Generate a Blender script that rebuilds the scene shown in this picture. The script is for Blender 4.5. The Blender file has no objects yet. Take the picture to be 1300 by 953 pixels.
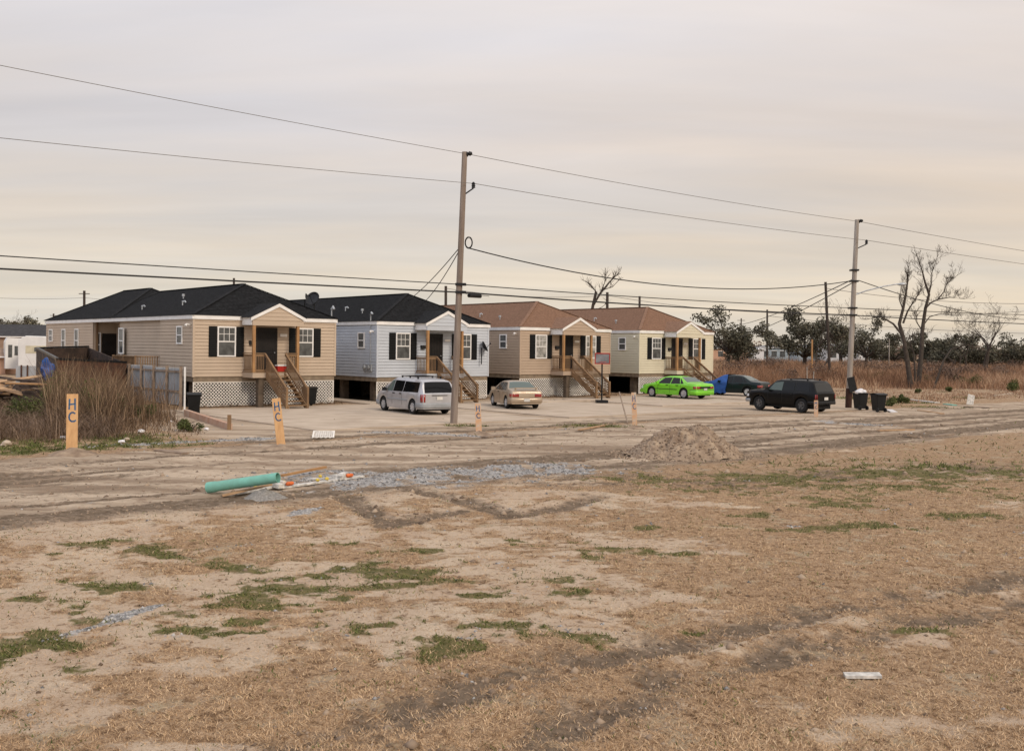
import bpy, bmesh, math, random
import numpy as np
from mathutils import Vector, Matrix
R = math.radians
C = bpy.context.scene.collection
scene = bpy.context.scene
random.seed(7)
# ------------------------------------------------------------------ camera
CAM_H = 3.2; F = 1300.0; HOR = 441.0; ROLL = 0.0114
cd = bpy.data.cameras.new('camera'); cam = bpy.data.objects.new('camera', cd); C.objects.link(cam)
cd.sensor_width = 36.0; cd.lens = 36.0 * F / 1300.0; cd.clip_start = 0.1; cd.clip_end = 9000
cam.location = (0, 0, CAM_H)
# look along +Y, rolled a little
cam.matrix_world = Matrix.Translation((0, 0, CAM_H)) @ Matrix.Rotation(-ROLL, 4, 'Y') @ Matrix.Rotation(R(90), 4, 'X')
cd.shift_y = -(476.5 - HOR) / 1300.0
scene.camera = cam

# ------------------------------------------------------------------ world + sun + exposure
SUN_EL, SUN_AZ = R(33), R(140)      # azimuth clockwise from +Y
world = bpy.data.worlds.new('World'); scene.world = world; world.use_nodes = True
nt = world.node_tree; nt.nodes.clear()
def wn(t, **k):
    n = nt.nodes.new(t)
    for a, b in k.items(): setattr(n, a, b)
    return n
wout = wn('ShaderNodeOutputWorld'); bg = wn('ShaderNodeBackground')
sky = wn('ShaderNodeTexSky', sky_type='NISHITA', sun_disc=False)
sky.sun_elevation = SUN_EL; sky.sun_rotation = SUN_AZ; sky.dust_density = 3.0; sky.air_density = 1.0
tc = wn('ShaderNodeTexCoord'); sep = wn('ShaderNodeSeparateXYZ')
nt.links.new(tc.outputs['Generated'], sep.inputs[0])
# overcast layer: lavender grey overhead, cream near the horizon, soft streaks
ramp = wn('ShaderNodeValToRGB')
e = ramp.color_ramp.elements
e[0].position = 0.0; e[0].color = (0.72, 0.650, 0.545, 1)
e[1].position = 1.0; e[1].color = (1.02, 1.00, 1.02, 1)
for p_, c_ in ((0.05, (0.735, 0.668, 0.565, 1)), (0.11, (0.70, 0.633, 0.560, 1)), (0.20, (0.675, 0.622, 0.592, 1)), (0.32, (0.765, 0.722, 0.712, 1))):
    q_ = ramp.color_ramp.elements.new(p_); q_.color = c_
nt.links.new(sep.outputs['Z'], ramp.inputs['Fac'])
comb = wn('ShaderNodeCombineXYZ')   # project direction on a cloud plane
addz = wn('ShaderNodeMath', operation='ADD'); addz.inputs[1].default_value = 0.10
mx = wn('ShaderNodeMath', operation='MAXIMUM'); mx.inputs[1].default_value = 0.05
dx = wn('ShaderNodeMath', operation='DIVIDE'); dy = wn('ShaderNodeMath', operation='DIVIDE')
nt.links.new(sep.outputs['Z'], addz.inputs[0]); nt.links.new(addz.outputs[0], mx.inputs[0])
nt.links.new(sep.outputs['X'], dx.inputs[0]); nt.links.new(mx.outputs[0], dx.inputs[1])
nt.links.new(sep.outputs['Y'], dy.inputs[0]); nt.links.new(mx.outputs[0], dy.inputs[1])
nt.links.new(dx.outputs[0], comb.inputs['X']); nt.links.new(dy.outputs[0], comb.inputs['Y'])
mp = wn('ShaderNodeMapping'); mp.inputs['Rotation'].default_value = (0, 0, R(25)); mp.inputs['Scale'].default_value = (0.42, 1.25, 1)
nt.links.new(comb.outputs[0], mp.inputs['Vector'])
n1 = wn('ShaderNodeTexNoise'); n1.inputs['Scale'].default_value = 0.9; n1.inputs['Detail'].default_value = 7; n1.inputs['Roughness'].default_value = 0.52
n1.inputs['Distortion'].default_value = 0.4
nt.links.new(mp.outputs[0], n1.inputs['Vector'])
cr = wn('ShaderNodeMapRange'); cr.inputs['From Min'].default_value = 0.30; cr.inputs['From Max'].default_value = 0.70
cr.inputs['To Min'].default_value = 0.87; cr.inputs['To Max'].default_value = 1.07
nt.links.new(n1.outputs['Fac'], cr.inputs['Value'])
n3 = wn('ShaderNodeTexNoise'); n3.inputs['Scale'].default_value = 0.55; n3.inputs['Detail'].default_value = 6; n3.inputs['Roughness'].default_value = 0.55
mp3 = wn('ShaderNodeMapping'); mp3.inputs['Location'].default_value = (7, 3, 1); mp3.inputs['Rotation'].default_value = (0, 0, R(12)); mp3.inputs['Scale'].default_value = (0.5, 1.6, 1)
nt.links.new(comb.outputs[0], mp3.inputs['Vector']); nt.links.new(mp3.outputs[0], n3.inputs['Vector'])
r3 = wn('ShaderNodeMapRange'); r3.inputs['From Min'].default_value = 0.40; r3.inputs['From Max'].default_value = 0.62; nt.links.new(n3.outputs['Fac'], r3.inputs['Value'])
tint = wn('ShaderNodeMix', data_type='RGBA'); tint.inputs[6].default_value = (0.955, 0.975, 1.005, 1); tint.inputs[7].default_value = (1.06, 1.02, 0.965, 1); nt.links.new(r3.outputs[0], tint.inputs[0])
tm = wn('ShaderNodeMix', data_type='RGBA', blend_type='MULTIPLY'); tm.inputs[0].default_value = 1; nt.links.new(ramp.outputs['Color'], tm.inputs[6]); nt.links.new(tint.outputs[2], tm.inputs[7])
mul = wn('ShaderNodeVectorMath', operation='SCALE')
nt.links.new(tm.outputs[2], mul.inputs[0]); nt.links.new(cr.outputs[0], mul.inputs['Scale'])
# warm glow of the low sun behind the cloud, towards +X
wr = wn('ShaderNodeMapRange'); wr.inputs['From Min'].default_value = -0.25; wr.inputs['From Max'].default_value = 0.6
nt.links.new(sep.outputs['X'], wr.inputs['Value'])
warm = wn('ShaderNodeMix', data_type='RGBA', blend_type='MULTIPLY'); warm.inputs[0].default_value = 1
wc = wn('ShaderNodeMix', data_type='RGBA'); wc.inputs[6].default_value = (0.985, 0.995, 1.02, 1); wc.inputs[7].default_value = (1.03, 0.985, 0.935, 1)
nt.links.new(wr.outputs[0], wc.inputs[0]); nt.links.new(mul.outputs[0], warm.inputs[6]); nt.links.new(wc.outputs[2], warm.inputs[7])
dotn = wn('ShaderNodeVectorMath', operation='DOT_PRODUCT'); dotn.inputs[1].default_value = (-.80, -.60, 0)
nt.links.new(tc.outputs['Generated'], dotn.inputs[0])
cr2 = wn('ShaderNodeMapRange'); cr2.inputs['From Min'].default_value = 0.15; cr2.inputs['From Max'].default_value = 0.85; nt.links.new(dotn.outputs['Value'], cr2.inputs['Value'])
cool = wn('ShaderNodeMix', data_type='RGBA', blend_type='MULTIPLY'); nt.links.new(cr2.outputs[0], cool.inputs[0])
nt.links.new(warm.outputs[2], cool.inputs[6]); cool.inputs[7].default_value = (1.18, 1.28, 1.45, 1)  # unseen sky behind left, brightened and blued to light the side walls
skys = wn('ShaderNodeVectorMath', operation='SCALE'); skys.inputs['Scale'].default_value = 0.06
nt.links.new(sky.outputs[0], skys.inputs[0])
mixs = wn('ShaderNodeMix', data_type='RGBA'); mixs.inputs[0].default_value = 0.93
nt.links.new(skys.outputs[0], mixs.inputs[6]); nt.links.new(cool.outputs[2], mixs.inputs[7])
nt.links.new(mixs.outputs[2], bg.inputs['Color']); bg.inputs['Strength'].default_value = 1.0
nt.links.new(bg.outputs[0], wout.inputs[0])
sl = bpy.data.lights.new('sun', 'SUN'); sl.energy = 1.6; sl.angle = R(11); sl.color = (1.0, 0.87, 0.72)
so = bpy.data.objects.new('sun', sl); C.objects.link(so)
sd = Vector((math.sin(SUN_AZ) * math.cos(SUN_EL), math.cos(SUN_AZ) * math.cos(SUN_EL), math.sin(SUN_EL)))
so.rotation_euler = sd.to_track_quat('Z', 'Y').to_euler(); so.location = (20, -20, 30)
scene.view_settings.view_transform = 'Standard'; scene.view_settings.look = 'None'
scene.view_settings.gamma = 1; scene.view_settings.exposure = 0.18; scene.view_settings.use_curve_mapping = False
scene.cycles.max_bounces = 5; scene.cycles.diffuse_bounces = 3; scene.cycles.glossy_bounces = 2; scene.cycles.transparent_max_bounces = 6

# ------------------------------------------------------------------ coordinates measured from the photograph
def ray(px, py):
    u, v = px - 650.0, -(py - HOR); c, s = math.cos(ROLL), math.sin(ROLL)
    return (u * c - v * s, u * s + v * c)
def at(px, py, Y):                       # a point seen at (px,py), Y metres ahead
    u, v = ray(px, py); return Vector((u * Y / F, Y, CAM_H + v * Y / F))
def gr(px, py, z=0.0):                   # the ground point seen at (px,py)
    u, v = ray(px, py); Y = F * (CAM_H - z) / -v; return Vector((u * Y / F, Y, z))
CA, SA = math.cos(R(40)), math.sin(R(40))
def st(s, t, z=0.0): return Vector((s * CA - t * SA, s * SA + t * CA, z))   # along the row / across the road

# ------------------------------------------------------------------ noise
def _h(ix, iy, seed):
    n = (ix.astype(np.int64) * 374761393 + iy.astype(np.int64) * 668265263 + seed * 1442695041) & 0xffffffff
    n = ((n ^ (n >> 13)) * 1274126177) & 0xffffffff
    return ((n ^ (n >> 16)) & 0xffff) / 65535.0
def vn(x, y, seed=0):
    x = np.asarray(x, float); y = np.asarray(y, float)
    ix, iy = np.floor(x), np.floor(y); fx, fy = x - ix, y - iy
    fx = fx * fx * (3 - 2 * fx); fy = fy * fy * (3 - 2 * fy)
    a, b, c, d = _h(ix, iy, seed), _h(ix + 1, iy, seed), _h(ix, iy + 1, seed), _h(ix + 1, iy + 1, seed)
    return (a * (1 - fx) + b * fx) * (1 - fy) + (c * (1 - fx) + d * fx) * fy
def fbm(x, y, seed=0, o=4):
    r = 0; a = 0.5; t = 0
    for i in range(o):
        r = r + a * vn(x * 2 ** i + 13.7 * i, y * 2 ** i - 7.3 * i, seed + i); t += a; a *= 0.5
    return r / t
def sm(e0, e1, x):
    t = np.clip((x - e0) / (e1 - e0), 0, 1); return t * t * (3 - 2 * t)

# ------------------------------------------------------------------ materials
def new_mat(name):
    m = bpy.data.materials.new(name); m.use_nodes = True
    return m, m.node_tree, m.node_tree.nodes['Principled BSDF']
def mat(name, col, rough=0.7, var=0.12, scale=3.0, metal=0.0, bump=0.0, bscale=30.0, coat=0.0, stretch=(1, 1, 1), col2=None, spec=0.5, detail=5):
    m, t, b = new_mat(name)
    b.inputs['Roughness'].default_value = rough; b.inputs['Metallic'].default_value = metal
    b.inputs['Coat Weight'].default_value = coat; b.inputs['Coat Roughness'].default_value = 0.08
    b.inputs['Specular IOR Level'].default_value = spec if metal or coat else spec * .6
    tc = t.nodes.new('ShaderNodeTexCoord'); mp = t.nodes.new('ShaderNodeMapping'); mp.inputs['Scale'].default_value = stretch
    t.links.new(tc.outputs['Object'], mp.inputs['Vector'])
    n = t.nodes.new('ShaderNodeTexNoise'); n.inputs['Scale'].default_value = scale; n.inputs['Detail'].default_value = detail
    n.inputs['Roughness'].default_value = 0.6
    t.links.new(mp.outputs[0], n.inputs['Vector'])
    mr = t.nodes.new('ShaderNodeMapRange'); mr.inputs['From Min'].default_value = 0.3; mr.inputs['From Max'].default_value = 0.7
    t.links.new(n.outputs['Fac'], mr.inputs['Value'])
    mi = t.nodes.new('ShaderNodeMix'); mi.data_type = 'RGBA'
    c2 = col2 if col2 else tuple(c * (1 - 2 * var) for c in col)
    c1 = col if col2 else tuple(min(1, c * (1 + var)) for c in col)
    mi.inputs[6].default_value = (*c2, 1); mi.inputs[7].default_value = (*c1, 1)
    t.links.new(mr.outputs[0], mi.inputs[0]); t.links.new(mi.outputs[2], b.inputs['Base Color'])
    if bump:
        n2 = t.nodes.new('ShaderNodeTexNoise'); n2.inputs['Scale'].default_value = bscale; n2.inputs['Detail'].default_value = 4
        t.links.new(mp.outputs[0], n2.inputs['Vector'])
        bp = t.nodes.new('ShaderNodeBump'); bp.inputs['Strength'].default_value = bump; bp.inputs['Distance'].default_value = 0.02
        t.links.new(n2.outputs['Fac'], bp.inputs['Height']); t.links.new(bp.outputs[0], b.inputs['Normal'])
    return m
def attr_mat(name, cols, rough=0.9, attr='tone'):
    """colour of each blade/leaf from its own random tone"""
    m, t, b = new_mat(name)
    b.inputs['Roughness'].default_value = rough; b.inputs['Specular IOR Level'].default_value = 0.2
    a = t.nodes.new('ShaderNodeAttribute'); a.attribute_name = attr
    r = t.nodes.new('ShaderNodeValToRGB'); el = r.color_ramp.elements
    el[0].position = 0; el[0].color = (*cols[0], 1); el[1].position = 1; el[1].color = (*cols[-1], 1)
    for i, c in enumerate(cols[1:-1]):
        q = el.new((i + 1) / (len(cols) - 1)); q.color = (*c, 1)
    t.links.new(a.outputs['Fac'], r.inputs['Fac']); t.links.new(r.outputs[0], b.inputs['Base Color'])
    return m
M = {}
M['white_trim'] = mat('white_trim', (0.78, 0.76, 0.73), 0.55, 0.05, 2.0)
M['siding_tan'] = mat('siding_tan', (0.50, 0.395, 0.295), 0.65, 0.055, 0.5, stretch=(1, 1, 1.5))
M['siding_grey'] = mat('siding_grey', (0.50, 0.53, 0.57), 0.65, 0.055, 0.5, stretch=(1, 1, 1.5))
M['siding_brown'] = mat('siding_brown', (0.44, 0.335, 0.245), 0.65, 0.055, 0.5, stretch=(1, 1, 1.5))
M['siding_cream'] = mat('siding_cream', (0.64, 0.585, 0.44), 0.65, 0.055, 0.5, stretch=(1, 1, 1.5))
M['roof_black'] = mat('roof_black', (0.019, 0.0195, 0.021), 0.95, 0.3, 6.0, bump=0.6, bscale=25, spec=0.2)
M['roof_brown'] = mat('roof_brown', (0.235, 0.138, 0.092), 0.95, 0.16, 7.0, bump=0.6, bscale=25, spec=0.2)
M['shutter'] = mat('shutter', (0.006, 0.0065, 0.0065), 0.6, 0.1, spec=.3)
M['lattice'] = mat('lattice', (0.80, 0.76, 0.70), 0.6, 0.08, 1.5)
M['lumber'] = mat('lumber', (0.30, 0.185, 0.095), 0.8, 0.0, 2.5, stretch=(1, 1, .4), col2=(0.17, 0.10, 0.055), bump=0.2)
M['lumber_new'] = mat('lumber_new', (0.42, 0.235, 0.10), 0.75, 0.0, 2.0, col2=(0.30, 0.16, 0.07), bump=0.2)
M['under'] = mat('under', (0.035, 0.028, 0.022), 0.95, 0.2)  # near-black tone with the shade under the houses put into the colour
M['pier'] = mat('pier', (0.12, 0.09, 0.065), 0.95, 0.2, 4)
M['band'] = mat('band', (0.26, 0.20, 0.14), 0.8, 0.2, 3)
M['concrete'] = mat('concrete', (0.55, 0.455, 0.355), 0.9, 0.0, 1.1, stretch=(.6, 1.4, 1), col2=(0.34, 0.265, 0.195), bump=0.2, detail=9)
M['door'] = mat('door', (0.018, 0.014, 0.012), 0.5, 0.2)
M['black'] = mat('black_metal', (0.012, 0.012, 0.013), 0.4, 0.1)
M['galv'] = mat('galvanised', (0.42, 0.44, 0.46), 0.45, 0.15, 6, metal=0.5)
M['grey_plastic'] = mat('grey_plastic', (0.30, 0.31, 0.32), 0.5, 0.1)
M['rubber'] = mat('rubber', (0.016, 0.016, 0.016), 0.8, 0.15, 8)
M['pole_wood'] = mat('pole_wood', (0.30, 0.245, 0.205), 0.9, 0.0, 1.2, stretch=(5, 5, .5), col2=(0.15, 0.11, 0.085), bump=0.4)
M['pole_pale'] = mat('pole_pale', (0.40, 0.365, 0.325), 0.9, 0.0, 1.2, stretch=(5, 5, .5), col2=(0.22, 0.18, 0.145), bump=0.4)
M['pole_dark'] = mat('pole_dark', (0.055, 0.042, 0.034), 0.9, 0.2, 2, stretch=(4, 4, .5))
M['wire'] = mat('wire', (0.02, 0.02, 0.02), 0.6, 0.1)
M['wire_grey'] = mat('wire_grey', (0.17, 0.16, 0.15), 0.6, 0.1)
def glass_mat(name, col, rough=0.08):
    m, t, b = new_mat(name); b.inputs['Base Color'].default_value = (*col, 1); b.inputs['Roughness'].default_value = rough
    b.inputs['Specular IOR Level'].default_value = 0.25
    return m
M['pane'] = mat('pane', (0.13, 0.135, 0.13), 0.12, 0.0, 2.2, col2=(0.045, 0.045, 0.045), spec=0.6)
M['pane_light'] = mat('pane_light', (0.50, 0.48, 0.44), 0.15, 0.0, 2.6, col2=(0.10, 0.10, 0.09), spec=0.6)
M['car_glass'] = glass_mat('car_glass', (0.006, 0.0065, 0.007), 0.05)
M['car_glass_clear'] = glass_mat('car_glass_clear', (0.10, 0.13, 0.12), 0.05)
M['suv_glass'] = glass_mat('suv_glass', (0.035, 0.035, 0.033), 0.1)
M['rim_dark'] = mat('rim_dark', (.12, .12, .12), .4, .1, metal=.5)
M['rim'] = mat('rim', (0.60, 0.60, 0.61), 0.35, 0.05, metal=0.5)
M['taillight'] = mat('taillight', (0.28, 0.012, 0.01), 0.2, 0.1, coat=1)
M['amber'] = mat('amber', (0.55, 0.13, 0.03), 0.2, 0.1, coat=1)
M['headlight'] = mat('headlight', (0.6, 0.6, 0.6), 0.15, 0.05, coat=1)
M['plate'] = mat('plate', (0.62, 0.60, 0.56), 0.5, 0.1)
M['tarp'] = mat('tarp', (0.022, 0.085, 0.30), 0.5, 0.2, 3, bump=0.6, bscale=6)

# ------------------------------------------------------------------ mesh builder
class MB:
    def __init__(s): s.v = []; s.f = []; s.m = []; s.sm = False
    def add(s, vs, fs, mi=0):
        o = len(s.v); s.v += [tuple(v) for v in vs]; s.f += [tuple(i + o for i in f) for f in fs]; s.m += [mi] * len(fs); return s
    def box(s, x0, y0, z0, x1, y1, z1, mi=0):
        vs = [(x, y, z) for z in (z0, z1) for y in (y0, y1) for x in (x0, x1)]
        return s.add(vs, [(0, 2, 3, 1), (4, 5, 7, 6), (0, 1, 5, 4), (2, 6, 7, 3), (0, 4, 6, 2), (1, 3, 7, 5)], mi)
    def beam(s, a, b, w, h, mi=0, up=(0, 0, 1)):
        a, b = Vector(a), Vector(b); d = (b - a).normalized(); up = Vector(up)
        if abs(d.dot(up)) > 0.98: up = Vector((1, 0, 0))
        x = d.cross(up).normalized() * (w / 2); y = x.cross(d).normalized() * (h / 2)
        vs = [p + sx * x + sy * y for p in (a, b) for sx, sy in ((-1, -1), (1, -1), (1, 1), (-1, 1))]
        return s.add(vs, [(0, 1, 2, 3), (7, 6, 5, 4), (0, 4, 5, 1), (1, 5, 6, 2), (2, 6, 7, 3), (3, 7, 4, 0)], mi)
    def tube(s, pts, rad, n=8, mi=0, cap=True):
        pts = [Vector(p) for p in pts]
        if not hasattr(rad, '__len__'): rad = [rad] * len(pts)
        vs = []; fs = []; ref = None
        for i, p in enumerate(pts):
            d = (pts[min(i + 1, len(pts) - 1)] - pts[max(i - 1, 0)]).normalized()
            if ref is None: ref = Vector((1, 0, 0)) if abs(d.x) < 0.8 else Vector((0, 1, 0))
            x = d.cross(ref).normalized(); y = d.cross(x).normalized(); ref = -y if False else ref
            for k in range(n):
                a = 2 * math.pi * k / n; vs.append(p + rad[i] * (math.cos(a) * x + math.sin(a) * y))
        for i in range(len(pts) - 1):
            for k in range(n):
                fs.append((i * n + k, i * n + (k + 1) % n, (i + 1) * n + (k + 1) % n, (i + 1) * n + k))
        if cap: fs += [tuple(range(n))[::-1], tuple(range((len(pts) - 1) * n, len(pts) * n))]
        return s.add(vs, fs, mi)
    def lathe(s, prof, axis_o, axis_d, n=20, mi=0):
        """prof: (r, h) pairs along axis"""
        o = Vector(axis_o); d = Vector(axis_d).normalized(); ref = Vector((0, 0, 1)) if abs(d.z) < .9 else Vector((1, 0, 0))
        x = d.cross(ref).normalized(); y = d.cross(x)
        vs = [o + d * h + r * (math.cos(2 * math.pi * k / n) * x + math.sin(2 * math.pi * k / n) * y) for r, h in prof for k in range(n)]
        fs = [(i * n + k, i * n + (k + 1) % n, (i + 1) * n + (k + 1) % n, (i + 1) * n + k) for i in range(len(prof) - 1) for k in range(n)]
        return s.add(vs, fs, mi)
    def build(s, name, mats, parent=None, smooth=None, loc=None):
        me = bpy.data.meshes.new(name); me.from_pydata(s.v, [], s.f)
        if not isinstance(mats, (list, tuple)): mats = [mats]
        for q in mats: me.materials.append(q)
        if len(mats) > 1: me.polygons.foreach_set('material_index', s.m)
        me.validate()
        bm = bmesh.new(); bm.from_mesh(me); bmesh.ops.recalc_face_normals(bm, faces=bm.faces); bm.to_mesh(me); bm.free()
        if smooth:
            me.polygons.foreach_set('use_smooth', [True] * len(me.polygons)); me.set_sharp_from_angle(angle=R(smooth))
        o = bpy.data.objects.new(name, me); C.objects.link(o)
        if parent: o.parent = parent
        if loc is not None: o.location = loc
        return o
def tag(o, label=None, cat=None, group=None, kind=None):
    if label: o['label'] = label
    if cat: o['category'] = cat
    if group: o['group'] = group
    if kind: o['kind'] = kind
    return o
def empty(name, loc, rz, label, cat, group=None):
    o = bpy.data.objects.new(name, None); C.objects.link(o); o.location = loc; o.rotation_euler = (0, 0, rz)
    o.empty_display_size = 0.3
    return tag(o, label, cat, group)
def rawmesh(name, v, f, m, tone=None, smooth=False):
    """v (N,3) array, f (K,3|4) array, tone per face"""
    me = bpy.data.meshes.new(name); k = f.shape[1]
    me.vertices.add(len(v)); me.vertices.foreach_set('co', v.astype(np.float32).ravel())
    me.loops.add(f.size); me.loops.foreach_set('vertex_index', f.astype(np.int32).ravel())
    me.polygons.add(len(f)); me.polygons.foreach_set('loop_start', np.arange(0, f.size, k, dtype=np.int32))
    me.update(calc_edges=True)
    if smooth: me.polygons.foreach_set('use_smooth', np.ones(len(f), bool))
    me.materials.append(m)
    if tone is not None:
        a = me.attributes.new('tone', 'FLOAT', 'FACE'); a.data.foreach_set('value', tone.astype(np.float32))
    o = bpy.data.objects.new(name, me); C.objects.link(o); return o

# ------------------------------------------------------------------ ground masks (world coordinates)
rng = np.random.default_rng(3)
def STn(X, Y): return X * CA + Y * SA, -X * SA + Y * CA
def segd(X, Y, pts):
    d = np.full(np.shape(X), 1e9)
    for (ax, ay), (bx, by) in zip(pts[:-1], pts[1:]):
        vx, vy = bx - ax, by - ay; L = vx * vx + vy * vy
        t = np.clip(((X - ax) * vx + (Y - ay) * vy) / L, 0, 1)
        d = np.minimum(d, np.hypot(X - ax - t * vx, Y - ay - t * vy))
    return d
def gp(*pix): return [tuple(gr(x, y)[:2]) for x, y in pix]
TR1 = gp((150, 1050), (420, 945), (540, 897), (640, 862), (760, 838), (880, 812), (1000, 786), (1120, 765), (1300, 738), (1500, 712))
TR2 = gp((420, 1080), (640, 965), (760, 908), (870, 860), (960, 840), (1050, 815), (1180, 790), (1300, 768), (1500, 742))
TR3 = gp((440, 632), (468, 650), (496, 668), (540, 655), (590, 648))
TR4 = gp((520, 622), (585, 634), (640, 655), (690, 648), (760, 630))
TR5 = gp((500, 600), (700, 608), (900, 612), (1100, 600), (1300, 596))
GREEN = [(455, 726, 1.3, .5), (360, 764, 1.0, .5), (400, 748, .7, .4), (300, 788, .6, .3), (200, 700, 1.1, .35), (320, 720, .7, .3), (680, 690, .6, .3), (20, 830, .7, .6), (20, 812, .6, .4),
         (500, 746, .6, .3), (590, 829, .5, .25), (1080, 617, 2.6, .5), (1150, 618, 2.2, .5), (1040, 634, 1.3, .4), (1120, 668, .6, .3), (1050, 670, 1.2, .4),
         (720, 808, .4, .2), (770, 700, .7, .3), (130, 690, .7, .3), (90, 790, .5, .3), (820, 607, 1.2, .4), (720, 734, .5, .25), (860, 700, .4, .2), (620, 755, .5, .25),
         (730, 756, .6, .25), (1170, 804, .3, .15), (860, 800, .25, .12), (1280, 630, 1.2, .4), (545, 702, .6, .25), (1000, 606, 3.2, .9), (1190, 600, 4.5, 1.2), (900, 622, 2.2, .6), (1060, 642, 1.2, .35), (1220, 652, 1.0, .3), (960, 655, .8, .25), (820, 668, .5, .2), (430, 690, .4, .2), (150, 745, .6, .25), (60, 760, .5, .2), (640, 800, .35, .15), (470, 795, .4, .2), (240, 800, .5, .25), (1210, 612, 1.5, .4)]
GREEN = [(*gr(x, y)[:2], a, b) for x, y, a, b in GREEN]
def masks(X, Y):
    s, t = STn(X, Y); m = {}
    w1 = fbm(X * .9, Y * .9, 5) - .5; w2 = fbm(X * .9 + 40, Y * .9, 9) - .5
    Xw, Yw = X + w1 * .9, Y + w2 * .9
    road = sm(17.5, 20, t + w1 * 2) * (1 - sm(29.8, 31, t + w2 * .6))
    yard = sm(30.5, 31.5, t) * (1 - sm(48, 50, t)); m['road'] = road
    # sand: bare pale soil
    n = fbm(X * .28, Y * .42, 21, 5)
    left = sm(3, -5, X - (Y - 14) * .05)
    sand = sm(.50, .60, n + left * .10 - .10 * sm(.5, 4, X) * (1 - road))
    near_band = np.exp(-(segd(Xw, Yw, gp((60, 850), (300, 835), (420, 822), (560, 800), (760, 780))) / .45) ** 2)
    sand = np.maximum(sand, sm(.2, .6, near_band + (fbm(X * 3, Y * 3, 33) - .5) * .9))
    mid = np.exp(-(segd(Xw, Yw, gp((60, 640), (330, 650), (620, 690))) / 1.8) ** 2)
    sand = np.maximum(sand, sm(.35, .75, mid + (fbm(X * 1.3, Y * 2, 35) - .5) * 1.2) * .85)
    brk = (fbm(X * 1.1, Y * 1.6, 37, 3) - .5) * 1.5 + (fbm(X * 3.4, Y * 4.6, 39, 3) - .5) * 1.5
    sand = sm(.28, .95, sand * .68 + .10 + brk - .34 * sm(-.5, 4, X - (Y - 14) * .02) * (1 - road))
    m['sand'] = np.clip(np.maximum(sand * (1 - sm(19, 21, t)), 0), 0, 1)
    g = 0
    for pts, w in ((gp((430, 606), (520, 606), (600, 602), (690, 596)), 1.9), (gp((330, 618), (440, 612), (520, 612)), .5), (gp((120, 566), (250, 560), (330, 556)), .6), (gp((55, 812), (120, 794), (205, 768)), .13),
                   (gp((405, 645), (370, 655)), .15), (gp((480, 548), (610, 553)), .7), (gp((1040, 534), (1120, 540)), .6)  ):
        g = np.maximum(g, np.exp(-(segd(X + w1 * w, Y + w2 * w, pts) / w) ** 2))
    m['gravel'] = sm(.35, 1.0, g + (fbm(X * 2.5, Y * 2.5, 41) - .5) * 1.8)
    # mud / wheel ruts
    streak = fbm(s * .05, t * 1.3, 51, 5); st2 = fbm(s * .16, t * 3.2, 57, 4)
    mud = road * np.clip(sm(.47, .62, streak) * .75 + sm(.54, .68, st2) * .3, 0, 1)
    mud = np.maximum(mud, .9 * np.exp(-((t - 31.4 + w1 * .8) / .55) ** 2) * sm(12, 16, s) * (1 - sm(40, 44, s)))
    mud = np.maximum(mud, .75 * np.exp(-((t - 32.8 + w2 * 1.6) / .5) ** 2) * sm(14, 18, s) * (1 - sm(33, 36, s)) * sm(.4, .6, st2))
    for pts, w, a in ((TR1, .42, .85), (TR2, .34, .9), (TR3, .30, 1.15), (TR4, .33, 1.05), (TR5, 1.5, .72)):
        mud = np.maximum(mud, a * np.exp(-(segd(X + w1 * .4, Y + w2 * .4, pts) / w) ** 2) * ((.55 if pts in (TR3, TR4) else .25) + .95 * sm(.34, .62, .6 * fbm(X * 2.2, Y * 2.2, 61) + .4 * fbm(X * 7, Y * 7, 63, 2))))
    m['mud'] = np.clip(mud, 0, 1) * (1 - .85 * m['gravel'])
    gg = 0
    for gx, gy, a, b in GREEN:
        gg = np.maximum(gg, np.exp(-(((Xw - gx) / a) ** 2 + ((Yw - gy) / (b * (1 + gy / 30))) ** 2)))
    gn = fbm(X * 2.3, Y * 2.3, 71)
    gn2 = fbm(X * 6, Y * 6, 73, 3); gx_ = gg * 1.15 + (gn - .5) * 2.2 + (gn2 - .5) * 1.6
    green = sm(.42, 1.1, gx_) * (gg > .08)
    strip = sm(30.7, 31.4, t + w1) * (1 - sm(35.2, 37.5, t + w2 * 2)) * (1 - sm(12.5, 14.5, s + w2 * 2))
    pgr = np.exp(-(((X - gr(760, 541).x) / 2.2) ** 2 + ((Y - gr(760, 541).y) / 1.0) ** 2)) + np.exp(-(((X - gr(590, 540).x) / 1.2) ** 2 + ((Y - gr(590, 540).y) / .5) ** 2))
    green = np.maximum(green, strip * sm(.3, .5, gn)); green = np.maximum(green, sm(.35, .8, pgr + (gn - .5)))
    for qx, qy, qa, qb in ((1150, 511, 3.5, 1.3), (1118, 513, 1.6, .8), (1070, 505, 2.5, 2.0), (1190, 517, 3.0, .7), (1230, 505, 1.5, 1.0), (1200, 497, 2.0, 1.5)):
        c_ = gr(qx, qy); green = np.maximum(green, .9 * sm(.35, .9, np.exp(-(((X - c_.x) / qa) ** 2 + ((Y - c_.y) / qb) ** 2)) + (gn - .5) * 1.6))
    m['green'] = np.clip(green, 0, 1)
    dusty = yard * sm(13, 16, s) * (1 - sm(0, 2.5, s - 53.5 - np.clip(t - 32.5, 0, 7.5) * 1.3))
    m['dust'] = np.maximum(dusty, road * .55)
    m['field'] = sm(32.2, 33.4, t + w1 * 2) * np.maximum(sm(0, 2.5, s - 53.5 - np.clip(t - 32.5, 0, 7.5) * 1.3), sm(52, 56, t))
    m['field'] = np.maximum(m['field'], sm(34, 37, t) * (1 - sm(13, 15, s)))
    return m
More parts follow.
